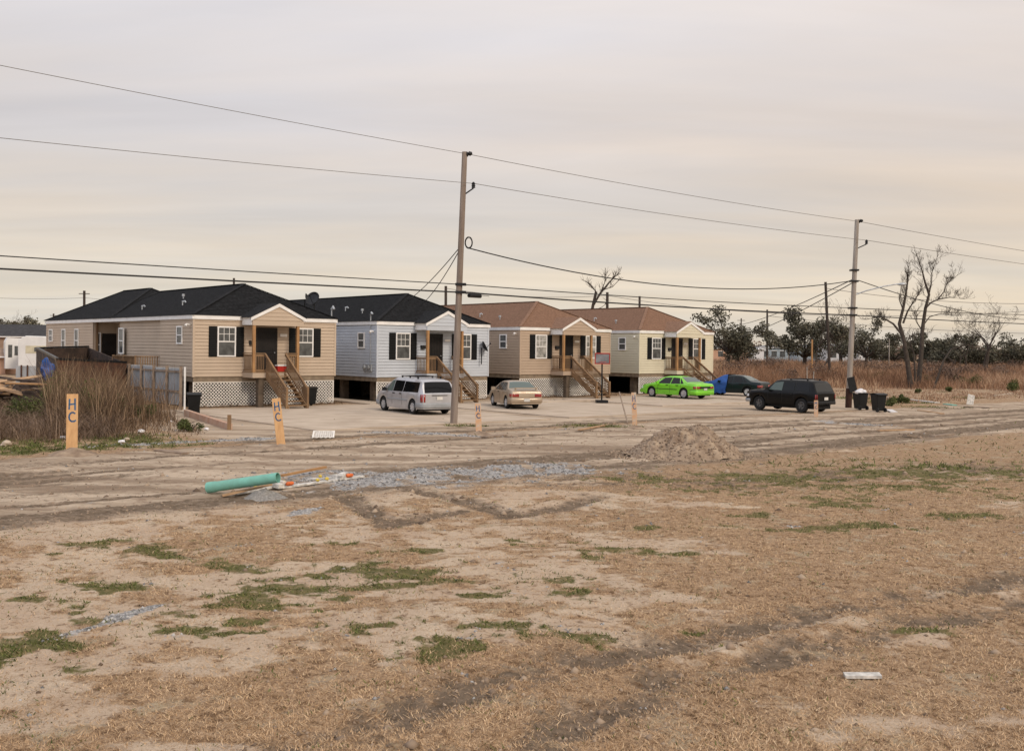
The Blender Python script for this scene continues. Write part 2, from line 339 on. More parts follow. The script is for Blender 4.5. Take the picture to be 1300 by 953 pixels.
def ground_z(X, Y, m=None):
    if m is None: m = masks(X, Y)
    s, t = STn(X, Y)
    calm = 1 - sm(31, 33, t) * (1 - m['field'])
    z = (fbm(X * .35, Y * .35, 81) - .5) * .10 * calm + (fbm(X * 1.6, Y * 1.6, 83) - .5) * .05 * calm
    z = z + (fbm(X * 6, Y * 6, 85, 3) - .5) * .03 * calm
    z = z - m['mud'] * .035 * (1 - m['road'] * .4) + (fbm(X * 9, Y * 9, 87, 2) - .5) * .05 * m['mud'] * calm
    for pts, w in ((TR1, .42), (TR2, .36), (TR3, .33), (TR4, .38)):
        d = segd(X, Y, pts); z = z + .035 * np.exp(-((d - w * 1.15) / (w * .35)) ** 2)
    z = z + m['road'] * ((fbm(s * .08, t * 1.0, 89, 3) - .5) * .11 + (fbm(X * 2.2, Y * 2.2, 90, 3) - .5) * .05)
    return z - .012 * (1 - calm)
ys = np.concatenate([np.linspace(-30, 6, 8), 1300 * 3.2 / np.linspace(1300 * 3.2 / 6.5, 1300 * 3.2 / 120, 560), np.geomspace(125, 7000, 40)])
us = np.concatenate([np.linspace(-3.2, -.62, 14), np.linspace(-.6, .6, 620), np.linspace(.62, 3.2, 14)])
YY, UU = np.meshgrid(ys, us, indexing='ij')
XX = UU * np.maximum(np.abs(YY), 14) ** 1.0
gm = masks(XX, YY); ZZ = ground_z(XX, YY, gm)
nY, nX = YY.shape
idx = np.arange(nY * nX).reshape(nY, nX)
fc = np.stack([idx[:-1, :-1], idx[:-1, 1:], idx[1:, 1:], idx[1:, :-1]], -1).reshape(-1, 4)
def ground_material():
    m, t, b = new_mat('ground_soil'); N = t.nodes; L = t.links
    b.inputs['Roughness'].default_value = 0.95; b.inputs['Specular IOR Level'].default_value = 0.1
    geo = N.new('ShaderNodeNewGeometry')
    def noise(sc, det=6, ro=.6, vec=None, seed=0):
        n = N.new('ShaderNodeTexNoise'); n.inputs['Scale'].default_value = sc; n.inputs['Detail'].default_value = det; n.inputs['Roughness'].default_value = ro
        L.new(vec if vec else geo.outputs['Position'], n.inputs['Vector']); return n.outputs['Fac']
    def rng_(v, a, b_, c=0, d=1):
        r = N.new('ShaderNodeMapRange'); r.inputs['From Min'].default_value = a; r.inputs['From Max'].default_value = b_
        r.inputs['To Min'].default_value = c; r.inputs['To Max'].default_value = d; L.new(v, r.inputs['Value']); return r.outputs[0]
    def mix(f, a, b_):
        q = N.new('ShaderNodeMix'); q.data_type = 'RGBA'
        L.new(f, q.inputs[0])
        for i, c in ((6, a), (7, b_)):
            if isinstance(c, tuple): q.inputs[i].default_value = (*c, 1)
            else: L.new(c, q.inputs[i])
        return q.outputs[2]
    def math_(op, a, b_):
        q = N.new('ShaderNodeMath'); q.operation = op
        for i, c in enumerate((a, b_)):
            if isinstance(c, (int, float)): q.inputs[i].default_value = c
            else: L.new(c, q.inputs[i])
        return q.outputs[0]
    def mask(nm, n, amp=.5, lo=.35, hi=.65):
        a = N.new('ShaderNodeAttribute'); a.attribute_name = nm
        return rng_(math_('ADD', a.outputs['Fac'], math_('MULTIPLY', math_('SUBTRACT', n, .5), amp)), lo, hi)
    e1, e2, e3 = noise(1.7, 5, .6), noise(7, 5, .65), noise(30, 4, .7)
    edge = math_('ADD', math_('MULTIPLY', e1, .3), math_('ADD', math_('MULTIPLY', e2, .35), math_('MULTIPLY', e3, .35)))
    fine = noise(38, 4, .7); med = noise(6, 6, .65); big = noise(.7, 6, .6); vf = noise(130, 2, .6)
    mp = N.new('ShaderNodeMapping'); mp.inputs['Rotation'].default_value = (0, 0, R(-40)); mp.inputs['Scale'].default_value = (.16, .95, 1)
    L.new(geo.outputs['Position'], mp.inputs['Vector']); streak = noise(1.0, 8, .65, mp.outputs[0])
    dry = mix(rng_(med, .35, .65), (0.31, 0.197, 0.110), (0.56, 0.385, 0.235))
    dry = mix(rng_(fine, .42, .62), dry, (0.22, 0.138, 0.082))
    dry = mix(rng_(vf, .56, .70), dry, (0.66, 0.50, 0.34))
    sand = mix(rng_(fine, .35, .7), (0.48, 0.37, 0.262), (0.72, 0.59, 0.445))
    sand = mix(rng_(big, .35, .65), sand, (0.50, 0.375, 0.27))
    roadc = mix(rng_(streak, .43, .59), (0.235, 0.168, 0.115), (0.60, 0.485, 0.365)); roadc = mix(rng_(e1, .45, .35), roadc, (0.26, 0.185, 0.13))
    roadc = mix(rng_(fine, .5, .75), roadc, (0.36, 0.27, 0.195))
    mud = mix(rng_(med, .35, .65), (0.12, 0.088, 0.060), (0.24, 0.178, 0.125))
    dust = mix(rng_(streak, .40, .60), (0.33, 0.25, 0.178), (0.55, 0.44, 0.33))
    vor = N.new('ShaderNodeTexVoronoi'); vor.inputs['Scale'].default_value = 26; L.new(geo.outputs['Position'], vor.inputs['Vector'])
    sepc = N.new('ShaderNodeSeparateColor'); L.new(vor.outputs['Color'], sepc.inputs[0])
    grav = mix(sepc.outputs[0], (0.17, 0.165, 0.16), (0.52, 0.50, 0.48))
    green = mix(rng_(med, .35, .65), (0.10, 0.10, 0.038), (0.20, 0.16, 0.07))
    fieldc = mix(rng_(e1, .40, .60), (0.24, 0.155, 0.092), (0.50, 0.37, 0.25)); fieldc = mix(rng_(e2, .46, .36), fieldc, (0.20, 0.13, 0.08))
    dry = mix(rng_(e2, .47, .38), dry, (0.17, 0.105, 0.060)); dry = mix(rng_(e1, .56, .66), dry, (0.42, 0.335, 0.225))  # small dark spots paint shadowed crevices into the dry grass tone
    sand = mix(rng_(e2, .43, .36), sand, (0.36, 0.26, 0.18))
    c = dry
    c = mix(mask('road', edge, 2.0, .3, .7), c, roadc)
    c = mix(mask('sand', edge, 5.0, .15, .95), c, sand)
    c = mix(mask('dust', edge, 3.0, .25, .85), c, dust)
    c = mix(mask('field', edge, 2.0), c, fieldc)
    c = mix(mask('gravel', edge, 4.5, .30, .75), c, grav)
    c = mix(mask('mud', edge, 4.0, .20, .80), c, mud)
    c = mix(mask('green', edge, 4.0, .35, .95), c, green)
    L.new(c, b.inputs['Base Color'])
    h = math_('ADD', math_('MULTIPLY', fine, .6), math_('ADD', math_('MULTIPLY', vf, .25), math_('MULTIPLY', med, .8)))
    bp = N.new('ShaderNodeBump'); bp.inputs['Strength'].default_value = 0.9; bp.inputs['Distance'].default_value = 0.05
    L.new(h, bp.inputs['Height']); L.new(bp.outputs[0], b.inputs['Normal'])
    return m
M['ground'] = ground_material()
g = rawmesh('ground', np.stack([XX, YY, ZZ], -1).reshape(-1, 3), fc, M['ground'], smooth=True); tag(g, kind='structure')
for k in ('road', 'sand', 'dust', 'field', 'gravel', 'mud', 'green'):
    a = g.data.attributes.new(k, 'FLOAT', 'POINT'); a.data.foreach_set('value', gm[k].astype(np.float32).ravel())
def zat(x, y): return float(ground_z(np.array([x]), np.array([y]))[0])
def on(v):                     # drop a point on the ground
    v = Vector(v); v.z = zat(v.x, v.y); return v

# driveways and walks
def slab(name, s0, t0, s1, t1, z=0.035, kind='structure'):
    m = MB(); c = []
    n = 10
    # irregular outline so that dust eats the edges
    def wob(): return random.uniform(-.12, .12)
    pts = []
    for i in range(n): pts.append((s0 + (s1 - s0) * i / n, t0 + wob()))
    for i in range(n): pts.append((s1 + wob() * .3, t0 + (t1 - t0) * i / n))
    for i in range(n): pts.append((s1 - (s1 - s0) * i / n, t1))
    for i in range(n): pts.append((s0 + wob() * .3, t1 - (t1 - t0) * i / n))
    vs = [st(s, t, z) for s, t in pts] + [st(s, t, -.12) for s, t in pts]; k = len(pts)
    m.add(vs, [tuple(range(k))] + [(i, (i + 1) % k, k + (i + 1) % k, k + i) for i in range(k)])
    o = m.build(name, M['concrete']); tag(o, kind=kind); return o
slab('driveway', 19.0, 34.0, 30.9, 47.5); slab('driveway', 32.2, 34.2, 41.9, 46.5); slab('driveway', 43.6, 38.6, 52.6, 47.0); slab('driveway', 53.9, 39.5, 62.5, 48.5)
slab('walkway', 29.9, 47.6, 31.4, 60, .06); slab('walkway', 40.9, 46.6, 42.3, 60, .06); slab('walkway', 37.5, 44.4, 45.5, 45.5, .075)

# ------------------------------------------------------------------ houses
def siding(mb, p0, p1, z0, z1, out, pitch=0.175, mi=0):
    """lapped boards from p0 to p1 (2D), courses between z0 and z1, 'out' = outward 2D normal"""
    z = z0; o = Vector((out[0], out[1], 0))
    a, b = Vector((*p0, 0)), Vector((*p1, 0))
    while z < z1 - 1e-4:
        zt = min(z + pitch, z1)
        U = lambda p, d_, zz: p + o * d_ + Vector((0, 0, zz)); gz_ = min(z + .022, zt)
        v = [U(a, .004, z), U(b, .004, z), U(a, .004, gz_), U(b, .004, gz_), U(a, .042, gz_), U(b, .042, gz_), U(a, .026, zt), U(b, .026, zt), U(a, .004, zt), U(b, .004, zt)]
        mb.add(v, [(0, 1, 3, 2), (2, 3, 5, 4), (4, 5, 7, 6), (6, 7, 9, 8)], mi); z += pitch
def window(parent, plane, a, b, z0, z1, grid=True, light=False, tall=False):
    """plane 'front' (y=-.04) from x=a..b or 'side' (x=-.04) from y=a..b"""
    def B(m, a0, z0_, a1, z1_, d0, d1):
        if d0 > .03: d0 += .012
        d1 += .012
        if plane == 'front': m.box(a0, -d1, z0_, a1, -d0, z1_)
        else: m.box(-d1, a0, z0_, -d0, a1, z1_)
    w = MB(); fw = .07; zm = (z0 + z1) / 2
    B(w, a, z0, a + fw, z1, .03, .085); B(w, b - fw, z0, b, z1, .03, .085)
    B(w, a + fw, z0, b - fw, z0 + fw, .03, .083); B(w, a + fw, z1 - fw, b - fw, z1, .03, .083); B(w, a + fw, zm - .03, b - fw, zm + .03, .03, .078)
    fr = w.build('window', M['white_trim'], parent)
    g = MB(); B(g, a + fw, z0 + fw, b - fw, zm - .03, .035, .05); B(g, a + fw, zm + .03, b - fw, z1 - fw, .035, .056)
    g.build('pane', M['pane_light'] if light else M['pane'], fr)
    if grid:
        q = MB(); nx = 3
        for i in range(1, nx):
            x = a + fw + (b - a - 2 * fw) * i / nx; B(q, x - .012, zm + .03, x + .012, z1 - fw, .056, .062)
        zz = (zm + z1) / 2; B(q, a + fw, zz - .012, b - fw, zz + .012, .056, .064)
        q.build('muntin', M['white_trim'], fr)
    return fr
def shutter(parent, a, b, z0, z1):
    m = MB(); m.box(a, -.075, z0, b, -.04, z1); k = 14
    for i in range(k):
        z = z0 + .08 + (z1 - z0 - .16) * i / k
        m.add([(a + .05, -.077, z), (b - .05, -.077, z), (b - .05, -.092, z + .02), (a + .05, -.092, z + .02), (b - .05, -.077, z + .075), (a + .05, -.077, z + .075)], [(0, 1, 2, 3), (3, 2, 4, 5)])
    m.build('shutter', M['shutter'], parent)
def hip_roof(parent, x0, x1, y0, y1, ze, zr, d0, d1, m, cx=None):
    cx = (x0 + x1) / 2 if cx is None else cx
    r = MB(); v = [(x0, y0, ze), (x1, y0, ze), (x1, y1, ze), (x0, y1, ze), (cx, y0 + d0, zr), (cx, y1 - d1, zr)]
    r.add(v, [(0, 1, 4), (1, 2, 5, 4), (2, 3, 5), (3, 0, 4, 5), (0, 3, 2, 1)])
    o = r.build('roof', m, parent)
    # shingle courses as thin raised lips
    c = MB(); n = 24
    for i in range(1, n):
        f = i / n
        def L(p, q): return Vector(p).lerp(Vector(q), f)
        for a, b, c1, d in (((x0, y0, ze), (cx, y0 + d0, zr), (x0, y1, ze), (cx, y1 - d1, zr)), ((x0, y0, ze), (cx, y0 + d0, zr), (x1, y0, ze), (cx, y0 + d0, zr)), ((x1, y0, ze), (cx, y0 + d0, zr), (x1, y1, ze), (cx, y1 - d1, zr))):
            p, q = L(a, b), L(c1, d)
            if (p - q).length > .2: c.beam(p + Vector((0, 0, .004)), q + Vector((0, 0, .004)), .03, .016)
    c.build('shingle_course', m, o)
    cap = MB()
    for a, b in ((v[0], v[4]), (v[1], v[4]), (v[4], v[5]), (v[2], v[5]), (v[3], v[5])):
        cap.beam(Vector(a) + Vector((0, 0, .02)), Vector(b) + Vector((0, 0, .02)), .22, .03)
    cap.build('ridge_cap', m, o)
    return o
def vent_pipe(parent, x, y, z, h=.45, bend=True):
    m = MB(); m.tube([(x, y, z - .3), (x, y, z + h)], .035, 8)
    if bend: m.tube([(x - .02, y + .02, z + h), (x + .10, y - .07, z + h + .04), (x + .13, y - .1, z + h - .03)], .055, 8)
    else: m.tube([(x, y, z + h - .05), (x, y, z + h + .08)], .09, 8)
    m.build('roof_vent', M['galv'], parent)
W0 = 8.1
def lattice(mb, x0, x1, z0, z1, y, pitch=.172, w=.034):
    H = z1 - z0; k = int((x1 - x0 + H) / pitch) + 2
    for sgn in (1, -1):
        for i in range(-int(H / pitch) - 1, k):
            a = x0 + i * pitch if sgn > 0 else x0 + i * pitch + H
            # line x = a + sgn*(z-z0)
            za, zb = z0, z1
            if sgn > 0: za = max(z0, z0 + (x0 - a)); zb = min(z1, z0 + (x1 - a))
            else: zb = min(z1, z0 + (a - x0)); za = max(z0, z0 + (a - x1))
            if zb - za < .03: continue
            mb.beam((a + sgn * (za - z0), y + (.006 if sgn > 0 else -.006), za), (a + sgn * (zb - z0), y + (.006 if sgn > 0 else -.006), zb), w, .010, up=(0, 1, 0))
    for (a, b, c, d) in ((x0, z1 - .05, x1, z1), (x0, z0, x1, z0 + .05)): mb.box(a, y - .022, b, c, y - .013, d)
    for x in (x0, x1 - .05): mb.box(x, y - .024, z0 + .05, x + .05, y - .013, z1 - .05)
def house(origin, label, sid, roofm, ze, zf, depth=25, first=False, light=False, stairs=3.35, mast=None, bike=False):
    h = empty('elevated_house', origin, R(40), label, 'house', 'raised modular houses in a row'); S = M[sid]
    zt = ze - .2
    # walls: core + lapped siding (front, left, right)
    w = MB(); s1 = 4.3 if first else depth; inset = .15 if first else 0
    w.box(0, 0, zf, W0, s1, zt)
    siding(w, (0, 0), (W0, 0), zf, zt, (0, -1)); siding(w, (0, 0), (0, s1), zf, zt, (-1, 0)); siding(w, (W0, 0), (W0, depth), zf, zt, (1, 0))
    if first:
        # middle run, recessed porch at 10.9-15.2, rear run
        w.box(inset, s1, zf, W0, 10.9, zt - .002); siding(w, (inset, s1), (inset, 10.9), zf, zt, (-1, 0))
        w.box(1.4, 10.9, zf, W0, 15.2, zt - .002); siding(w, (1.4, 10.9), (1.4, 15.2), zf, zt, (-1, 0))
        w.box(inset - .15, 15.2, zf, W0, depth, zt); siding(w, (0, 15.2), (0, depth), zf, zt, (-1, 0))
    w.build('wall', S, h)
    for x in (0, W0): tr = MB(); tr.box(x - .05 if x == 0 else x - .06, -.05, zf, x + .06 if x == 0 else x + .05, .06, zt); tr.build('corner_trim', S, h)
    bd = MB(); bd.box(.02, .02, zf - .24, W0 - .02, depth - .02, zf - .005); bd.build('floor_band', M['band'], h)
    # fascia
    fa = MB(); o = .1
    fa.box(-o, -o, zt, W0 + o, -o + .03, ze); fa.box(W0 + o - .03, -o + .03, zt, W0 + o, depth + o, ze)
    fa.box(-o, -o + .03, zt, -o + .03, depth + o, ze)
    fa.box(-o + .03, -o + .03, zt - .001, W0 + o - .03, depth + o, zt + .02)
    fa.build('fascia', M['white_trim'], h)
    if first:
        hip_roof(h, -.13, W0 + .13, -.13, 15.0, ze + .003, ze + 1.86, 3.0, .3, roofm)
        hip_roof(h, -.13, W0 + .13, 12.0, depth + .13, ze + .015, 6.78, 4.6, 3.7, roofm)
    else:
        hip_roof(h, -.13, W0 + .13, -.13, depth + .13, ze + .003, ze + 1.83, 3.1, 3.7, roofm)
    # windows and shutters
    zw0, zw1 = zf + 1.03, zf + 2.58
    window(h, 'front', 1.24, 2.24, zw0, zw1, light=light); shutter(h, .79, 1.22, zw0, zw1); shutter(h, 2.26, 2.69, zw0, zw1)
    window(h, 'front', 5.74, 6.72, zw0, zw1, light=light); shutter(h, 5.28, 5.71, zw0, zw1); shutter(h, 6.75, 7.18, zw0, zw1)
    window(h, 'side', 1.25, 1.98, zf + 1.65, zf + 2.58, grid=False)
    if first:
        window(h, 'side', 9.75, 10.55, zf + 1.05, zf + 2.55, grid=False)
        for a, z in ((17.9, 1.05), (20.6, 1.05), (23.4, 1.7)): window(h, 'side', a, a + .8, zf + z, zf + 2.55, grid=False)
        d = MB(); d.box(.50, 15.10, zf + .08, 1.36, 15.16, zf + 2.25); d.build('side_door', M['door'], h); window(h, 'front', .14, .40, zf + .8, zf + 2.3, grid=False).location = (0, 15.16, 0)  # narrow window is made up to darken the left of the recess
        for yy in (10.92, 15.05): d = MB(); d.box(.12, yy, zf, .24, yy + .12, zt - .01); d.build('porch_post', M['lumber'], h)
        sp = MB(); sp.box(.5, 10.95, zf - .02, 1.4, 15.15, zf + .06); sp.build('side_porch_floor', M['lumber'], h)
    # door
    d = MB(); d.box(3.46, -.075, zf + .28, 4.50, -.04, zf + 2.48); dr = d.build('door', M['door'], h)
    fr = MB(); fr.box(3.38, -.088, zf + .26, 3.46, -.03, zf + 2.56); fr.box(4.50, -.088, zf + .26, 4.58, -.03, zf + 2.56); fr.box(3.46, -.086, zf + 2.48, 4.50, -.03, zf + 2.56)
    fr.build('door_frame', M['door'], dr)
    br = MB()
    for i in range(9): x = 3.53 + i * .113; br.box(x, -.095, zf + .4, x + .02, -.078, zf + 2.4)
    for z in (.4, 1.2, 1.35, 2.38): br.box(3.5, -.098, zf + z, 4.46, -.08, zf + z + .03)
    br.build('security_bars', M['black'], dr)
    kn = MB(); kn.tube([(4.4, -.08, zf + 1.25), (4.4, -.15, zf + 1.25)], .03, 8); kn.build('handle', M['galv'], dr)
    # mailbox + plaque + lamp
    mbx = MB(); mbx.box(2.98, -.17, zf + 1.65, 3.28, -.05, zf + 1.86); mbx.box(2.96, -.19, zf + 1.83, 3.3, -.05, zf + 1.87); mbx.build('mailbox', M['black'], h)
    pl = MB(); pl.box(4.75, -.075, zf + 2.1, 5.15, -.04, zf + 2.25); pl.build('plaque', M['lattice'], h)
    fl = MB(); fl.box(.16, -.1, zf + 2.66, .3, -.03, zf + 2.76) if False else fl.tube([(-.02, .35, zf + 2.62), (-.22, .3, zf + 2.66), (-.32, .25, zf + 2.56)], [.05, .04, .085], 8)
    fl.build('floodlight', M['white_trim'], h)
    # porch: projects 1.25 m
    pf = zf + .27; p = MB(); PD = 1.25; px0, px1 = 2.62, 5.28
    p.box(px0, -PD, pf - .04, px1, -.04, pf); p.build('porch_floor', M['lumber'], h)
    p = MB(); p.box(px0 + .01, -PD + .01, pf - .30, px1 - .01, -.042, pf - .042); p.build('porch_skirt', S, h)
    for x, y in ((px0 + .09, -PD + .09), (px1 - .09, -PD + .09)):
        p = MB(); p.box(x - .07, y - .07, pf, x + .07, y + .07, zt - .27); p.build('porch_post', M['lumber_new'], h)
    p = MB(); p.box(3.0, -PD + .1, -.05, 3.3, -PD + .4, pf - .3); p.build('porch_pier', M['pier'], h)
    # gable
    gx0, gx1 = 2.6, 5.5; gc = (gx0 + gx1) / 2; zb = zt - .27; gz = ze + .66
    g = MB(); g.box(gx0, -PD, zb, gx1, -PD + .1, zt - .0)                     # header beam
    g.add([(gx0 + .05, -PD - .0, zt), (gx1 - .05, -PD, zt), (gc, -PD, gz - .06), (gx0 + .05, -PD + .1, zt), (gx1 - .05, -PD + .1, zt), (gc, -PD + .1, gz - .06)],
          [(0, 1, 2), (5, 4, 3), (0, 3, 4, 1), (1, 4, 5, 2), (2, 5, 3, 0)])
    z = zt
    while z < gz - .12:                                                       # boards on the gable
        f0 = (z - zt) / (gz - .06 - zt); f1 = min(1, (z + .2 - zt) / (gz - .06 - zt))
        xa, xb = gx0 + .05 + (gc - gx0 - .05) * f0, gx1 - .05 - (gx1 - .05 - gc) * f0
        xc, xd = gx0 + .05 + (gc - gx0 - .05) * f1, gx1 - .05 - (gx1 - .05 - gc) * f1
        g.add([(xa, -PD - .004, z), (xb, -PD - .004, z), (xa, -PD - .028, z + .002), (xb, -PD - .028, z + .002), (xc, -PD - .004, z + .2 if f1 < 1 else gz - .06), (xd, -PD - .004, z + .2 if f1 < 1 else gz - .06)], [(0, 1, 3, 2), (2, 3, 5, 4)]); z += .2
    g.box(gx0, -PD + .1, zt - .03, gx1, -.05, zt)                             # soffit
    g.build('gable', S, h)
    for xa in (gx0 - .02, gx1 - .04): b = MB(); b.box(xa, -PD + .1, zb + .02, xa + .06, -.05, ze - .03); b.build('porch_beam', M['white_trim'], h)
    rk = MB()
    for sx, xe in ((-1, gx0 - .12), (1, gx1 + .12)):
        ze2 = ze - .10
        a = [(gc, gz + .03), (xe, ze2 + .03), (xe, ze2 - .14), (gc, gz - .15)]
        vs = [(x, y, z_) for y in (-PD - .07, -PD - .02) for x, z_ in a]
        rk.add(vs, [(0, 1, 2, 3), (7, 6, 5, 4), (0, 4, 5, 1), (1, 5, 6, 2), (2, 6, 7, 3), (3, 7, 4, 0)])
    rk.build('rake_board', M['white_trim'], h)
    rf = MB(); back = 1.6
    for xe in (gx0 - .14, gx1 + .14):
        z2 = ze - .10
        vs = [(gc, -PD - .08, gz + .06), (xe, -PD - .08, z2 + .05), (xe, back * .0 + .05, z2 + .05), (gc, back, gz + .06), (gc, -PD - .08, gz + .033), (xe, -PD - .08, z2 + .031), (xe, .05, z2 + .031), (gc, back, gz + .033)]
        rf.add(vs, [(0, 1, 2, 3), (7, 6, 5, 4), (0, 4, 5, 1), (1, 5, 6, 2), (2, 6, 7, 3), (3, 7, 4, 0)])
    rf.build('porch_roof', roofm, h)
    # railings round the porch
    def rail(name, a, b, parent, hgt=.95, k=None, m='lumber', low=.08):
        q = MB(); a, b = Vector(a), Vector(b); U = Vector((0, 0, 1))
        q.beam(a + U * hgt, b + U * hgt, .09, .04); q.beam(a + U * (hgt - .10), b + U * (hgt - .10), .035, .08); q.beam(a + U * low, b + U * low, .035, .08)
        n = k or max(2, int((b - a).length / .13))
        for i in range(1, n):
            c = a.lerp(b, i / n); q.beam(c + U * low, c + U * (hgt - .06), .032, .032)
        return q.build(name, M[m], parent)
    rail('porch_railing', (px0 + .05, -.1, pf), (px0 + .05, -PD + .05, pf), h); rail('porch_railing', (px0 + .12, -PD + .05, pf), (stairs, -PD + .05, pf), h, k=6)
    rail('porch_railing', (stairs + 1.1, -PD + .05, pf), (px1 - .12, -PD + .05, pf), h, k=6); rail('porch_railing', (px1 - .05, -.1, pf), (px1 - .05, -PD + .05, pf), h)
    # stairs
    run = 2.35; n = 9; sx0, sx1 = stairs, stairs + 1.1
    sg = MB()
    for x in (sx0 + .03, sx1 - .03):
        sg.add([(x + e_, y, z) for e_ in (-.025, .025) for y, z in ((-PD, pf - .03), (-PD, pf - .35), (-PD - run + .1, -.0), (-PD - run - .12, .0), (-PD - run - .12, .15))],
               [(0, 1, 2, 3, 4), (9, 8, 7, 6, 5), (0, 5, 6, 1), (1, 6, 7, 2), (2, 7, 8, 3), (3, 8, 9, 4), (4, 9, 5, 0)])
    sr = sg.build('stairs', M['lumber'], h)
    for i in range(1, n):
        y = -PD - run * i / n; z = pf - (pf) * i / n
        t_ = MB(); t_.box(sx0 - .0, y - .26, z - .04, sx1, y + .01, z); t_.build('tread', M['lumber'], sr)
    for x in (sx0 - .03, sx1 + .03):
        hr = rail('handrail', (x, -PD - .0, pf - .1), (x, -PD - run, .02), sr, hgt=1.02, k=20, low=.22)
    for x in (sx0 - .03, sx1 + .03):
        q = MB(); q.box(x - .05, -PD - run - .05, 0, x + .05, -PD - run + .05, 1.1); q.build('newel_post', M['lumber'], sr)
    # lattice + under floor
    lt = MB(); lattice(lt, .02, 8.08, .03, zf - .24, .06); lt.build('lattice_skirt', M['lattice'], h)
    back = MB(); back.box(W0 - .25, .6, -.05, W0 - .1, depth, zf - .26); back.box(.2, depth - .3, -.05, W0 - .26, depth - .1, zf - .26); back.build('added_dark_skirt', M['under'], h)  # added dark walls that shut out light from the far side
    dirt = MB(); dirt.box(.1, .12, -.1, W0 - .1, depth, .012); dirt.build('crawl_shade_floor', M['under'], h)  # near-black sheet on the ground, shade under the house painted in
    for j in range(7):
        y = .9 + j * 3.4
        for x in (.45, 4.0):
            q = MB(); q.box(x - .2, y - .2, 0, x + .2, y + .2, zf - .25); q.box(x - .23, y - .23, zf - .32, x + .23, y + .23, zf - .245) if False else None; q.build('pier', M['pier'], h)
    if mast:                                  # service mast + meters
        L_, xw = mast; q = MB(); q.tube([(xw, L_, zf + .6), (xw, L_, ze + .35)], .035, 8); q.tube([(xw, L_, ze + .35), (xw - .02, L_ - .12, ze + .5), (xw, L_ - .2, ze + .4)], .06, 8)
        q.build('service_mast', M['galv'], h)
        q = MB()
        for k in (0, .45):
            q.box(xw - .08, L_ - .05 + k - .15, zf + .35, xw + .02, L_ + .2 + k, zf + .75); q.lathe([(.0, 0), (.11, 0), (.11, .1), (.0, .12)], (xw - .07, L_ + .03 + k, zf + .58), (-1, 0, 0), 12)
        q.build('electric_meter', M['grey_plastic'], h)
    for x, y, b_ in ((1.3, 4.6, 1), (2.4, 7.2, 0), (1.0, 9.8, 1)) if first else ((1.6, 6.2, 1), (1.1, 3.4, 0)):
        zz = ze + (x + .13) / (W0 / 2 + .13) * 1.83; vent_pipe(h, x, y, zz, .2, b_)
    return h
H1 = house((-16.0, 51.4, 0), 'tan raised house with black roof, leftmost of the row, beside the metal fence', 'siding_tan', M['roof_black'], 4.65, 1.53, first=True)
H2 = house((-7.7, 58.4, 0), 'pale grey raised house with black roof behind the silver minivan', 'siding_grey', M['roof_black'], 4.61, 1.40, mast=(.62, -.05))
H3 = house((.51, 65.3, 0), 'tan brown raised house with reddish roof behind the gold sedan', 'siding_brown', M['roof_brown'], 4.52, 1.47, light=True)
H4 = house((9.04, 72.7, 0), 'cream yellow raised house with reddish roof behind the lime green sedan', 'siding_cream', M['roof_brown'], 4.53, 1.44)
# extras on the first house: side landing, mast on the right, two dishes
q = MB(); q.box(-1.25, 4.6, 1.45, 0.1, 8.2, 1.53); q.build('side_landing', M['lumber'], H1)
q = MB()
for x, y in ((-1.2, 4.7), (-1.2, 6.4), (-1.2, 8.1)): q.box(x - .05, y - .05, 0, x + .05, y + .05, 2.55)
q.beam((-1.2, 4.65, 2.5), (-1.2, 8.15, 2.5), .09, .05); q.beam((-1.2, 4.65, 2.5), (.1, 4.65, 2.5), .09, .05)
for i in range(26): q.box(-1.22, 4.75 + i * .13, 1.6, -1.18, 4.79 + i * .13, 2.48)
for i in range(9): q.box(-1.1 + i * .13, 4.63, 1.6, -1.06 + i * .13, 4.67, 2.48)
q.build('side_railing', M['lumber'], H1)
q = MB(); q.tube([(8.16, .5, 2.4), (8.16, .5, 5.2)], .04, 8); q.tube([(8.16, .5, 5.2), (8.2, .4, 5.35), (8.2, .3, 5.2)], .07, 8); q.build('service_mast', M['galv'], H1)
def dish(parent, x, y, z, r, az):
    m = MB(); m.tube([(x, y, z - 1.0), (x, y, z)], .035, 8)
    d = Vector((math.cos(az), math.sin(az), .5)).normalized(); c = Vector((x, y, z)) + d * .1
    m.lathe([(.001, 0), (r * .4, .02), (r * .75, .07), (r, .14), (r * .98, .16), (r * .7, .09), (.001, .03)], c, d, 20)
    m.tube([c - Vector((0, 0, r * .8)), c + d * .5], .015, 6); m.lathe([(.001, 0), (.05, 0), (.05, .1), (.001, .1)], c + d * .45, d, 8)
    return m.build('satellite_dish', M['black'], parent)
dish(H1, 7.75, 1.7, 5.72, .42, R(-150)); dish(H1, 7.95, 3.2, 5.75, .36, R(-40))
dish(H2, 7.4, -.25, 3.15, .36, R(-30))

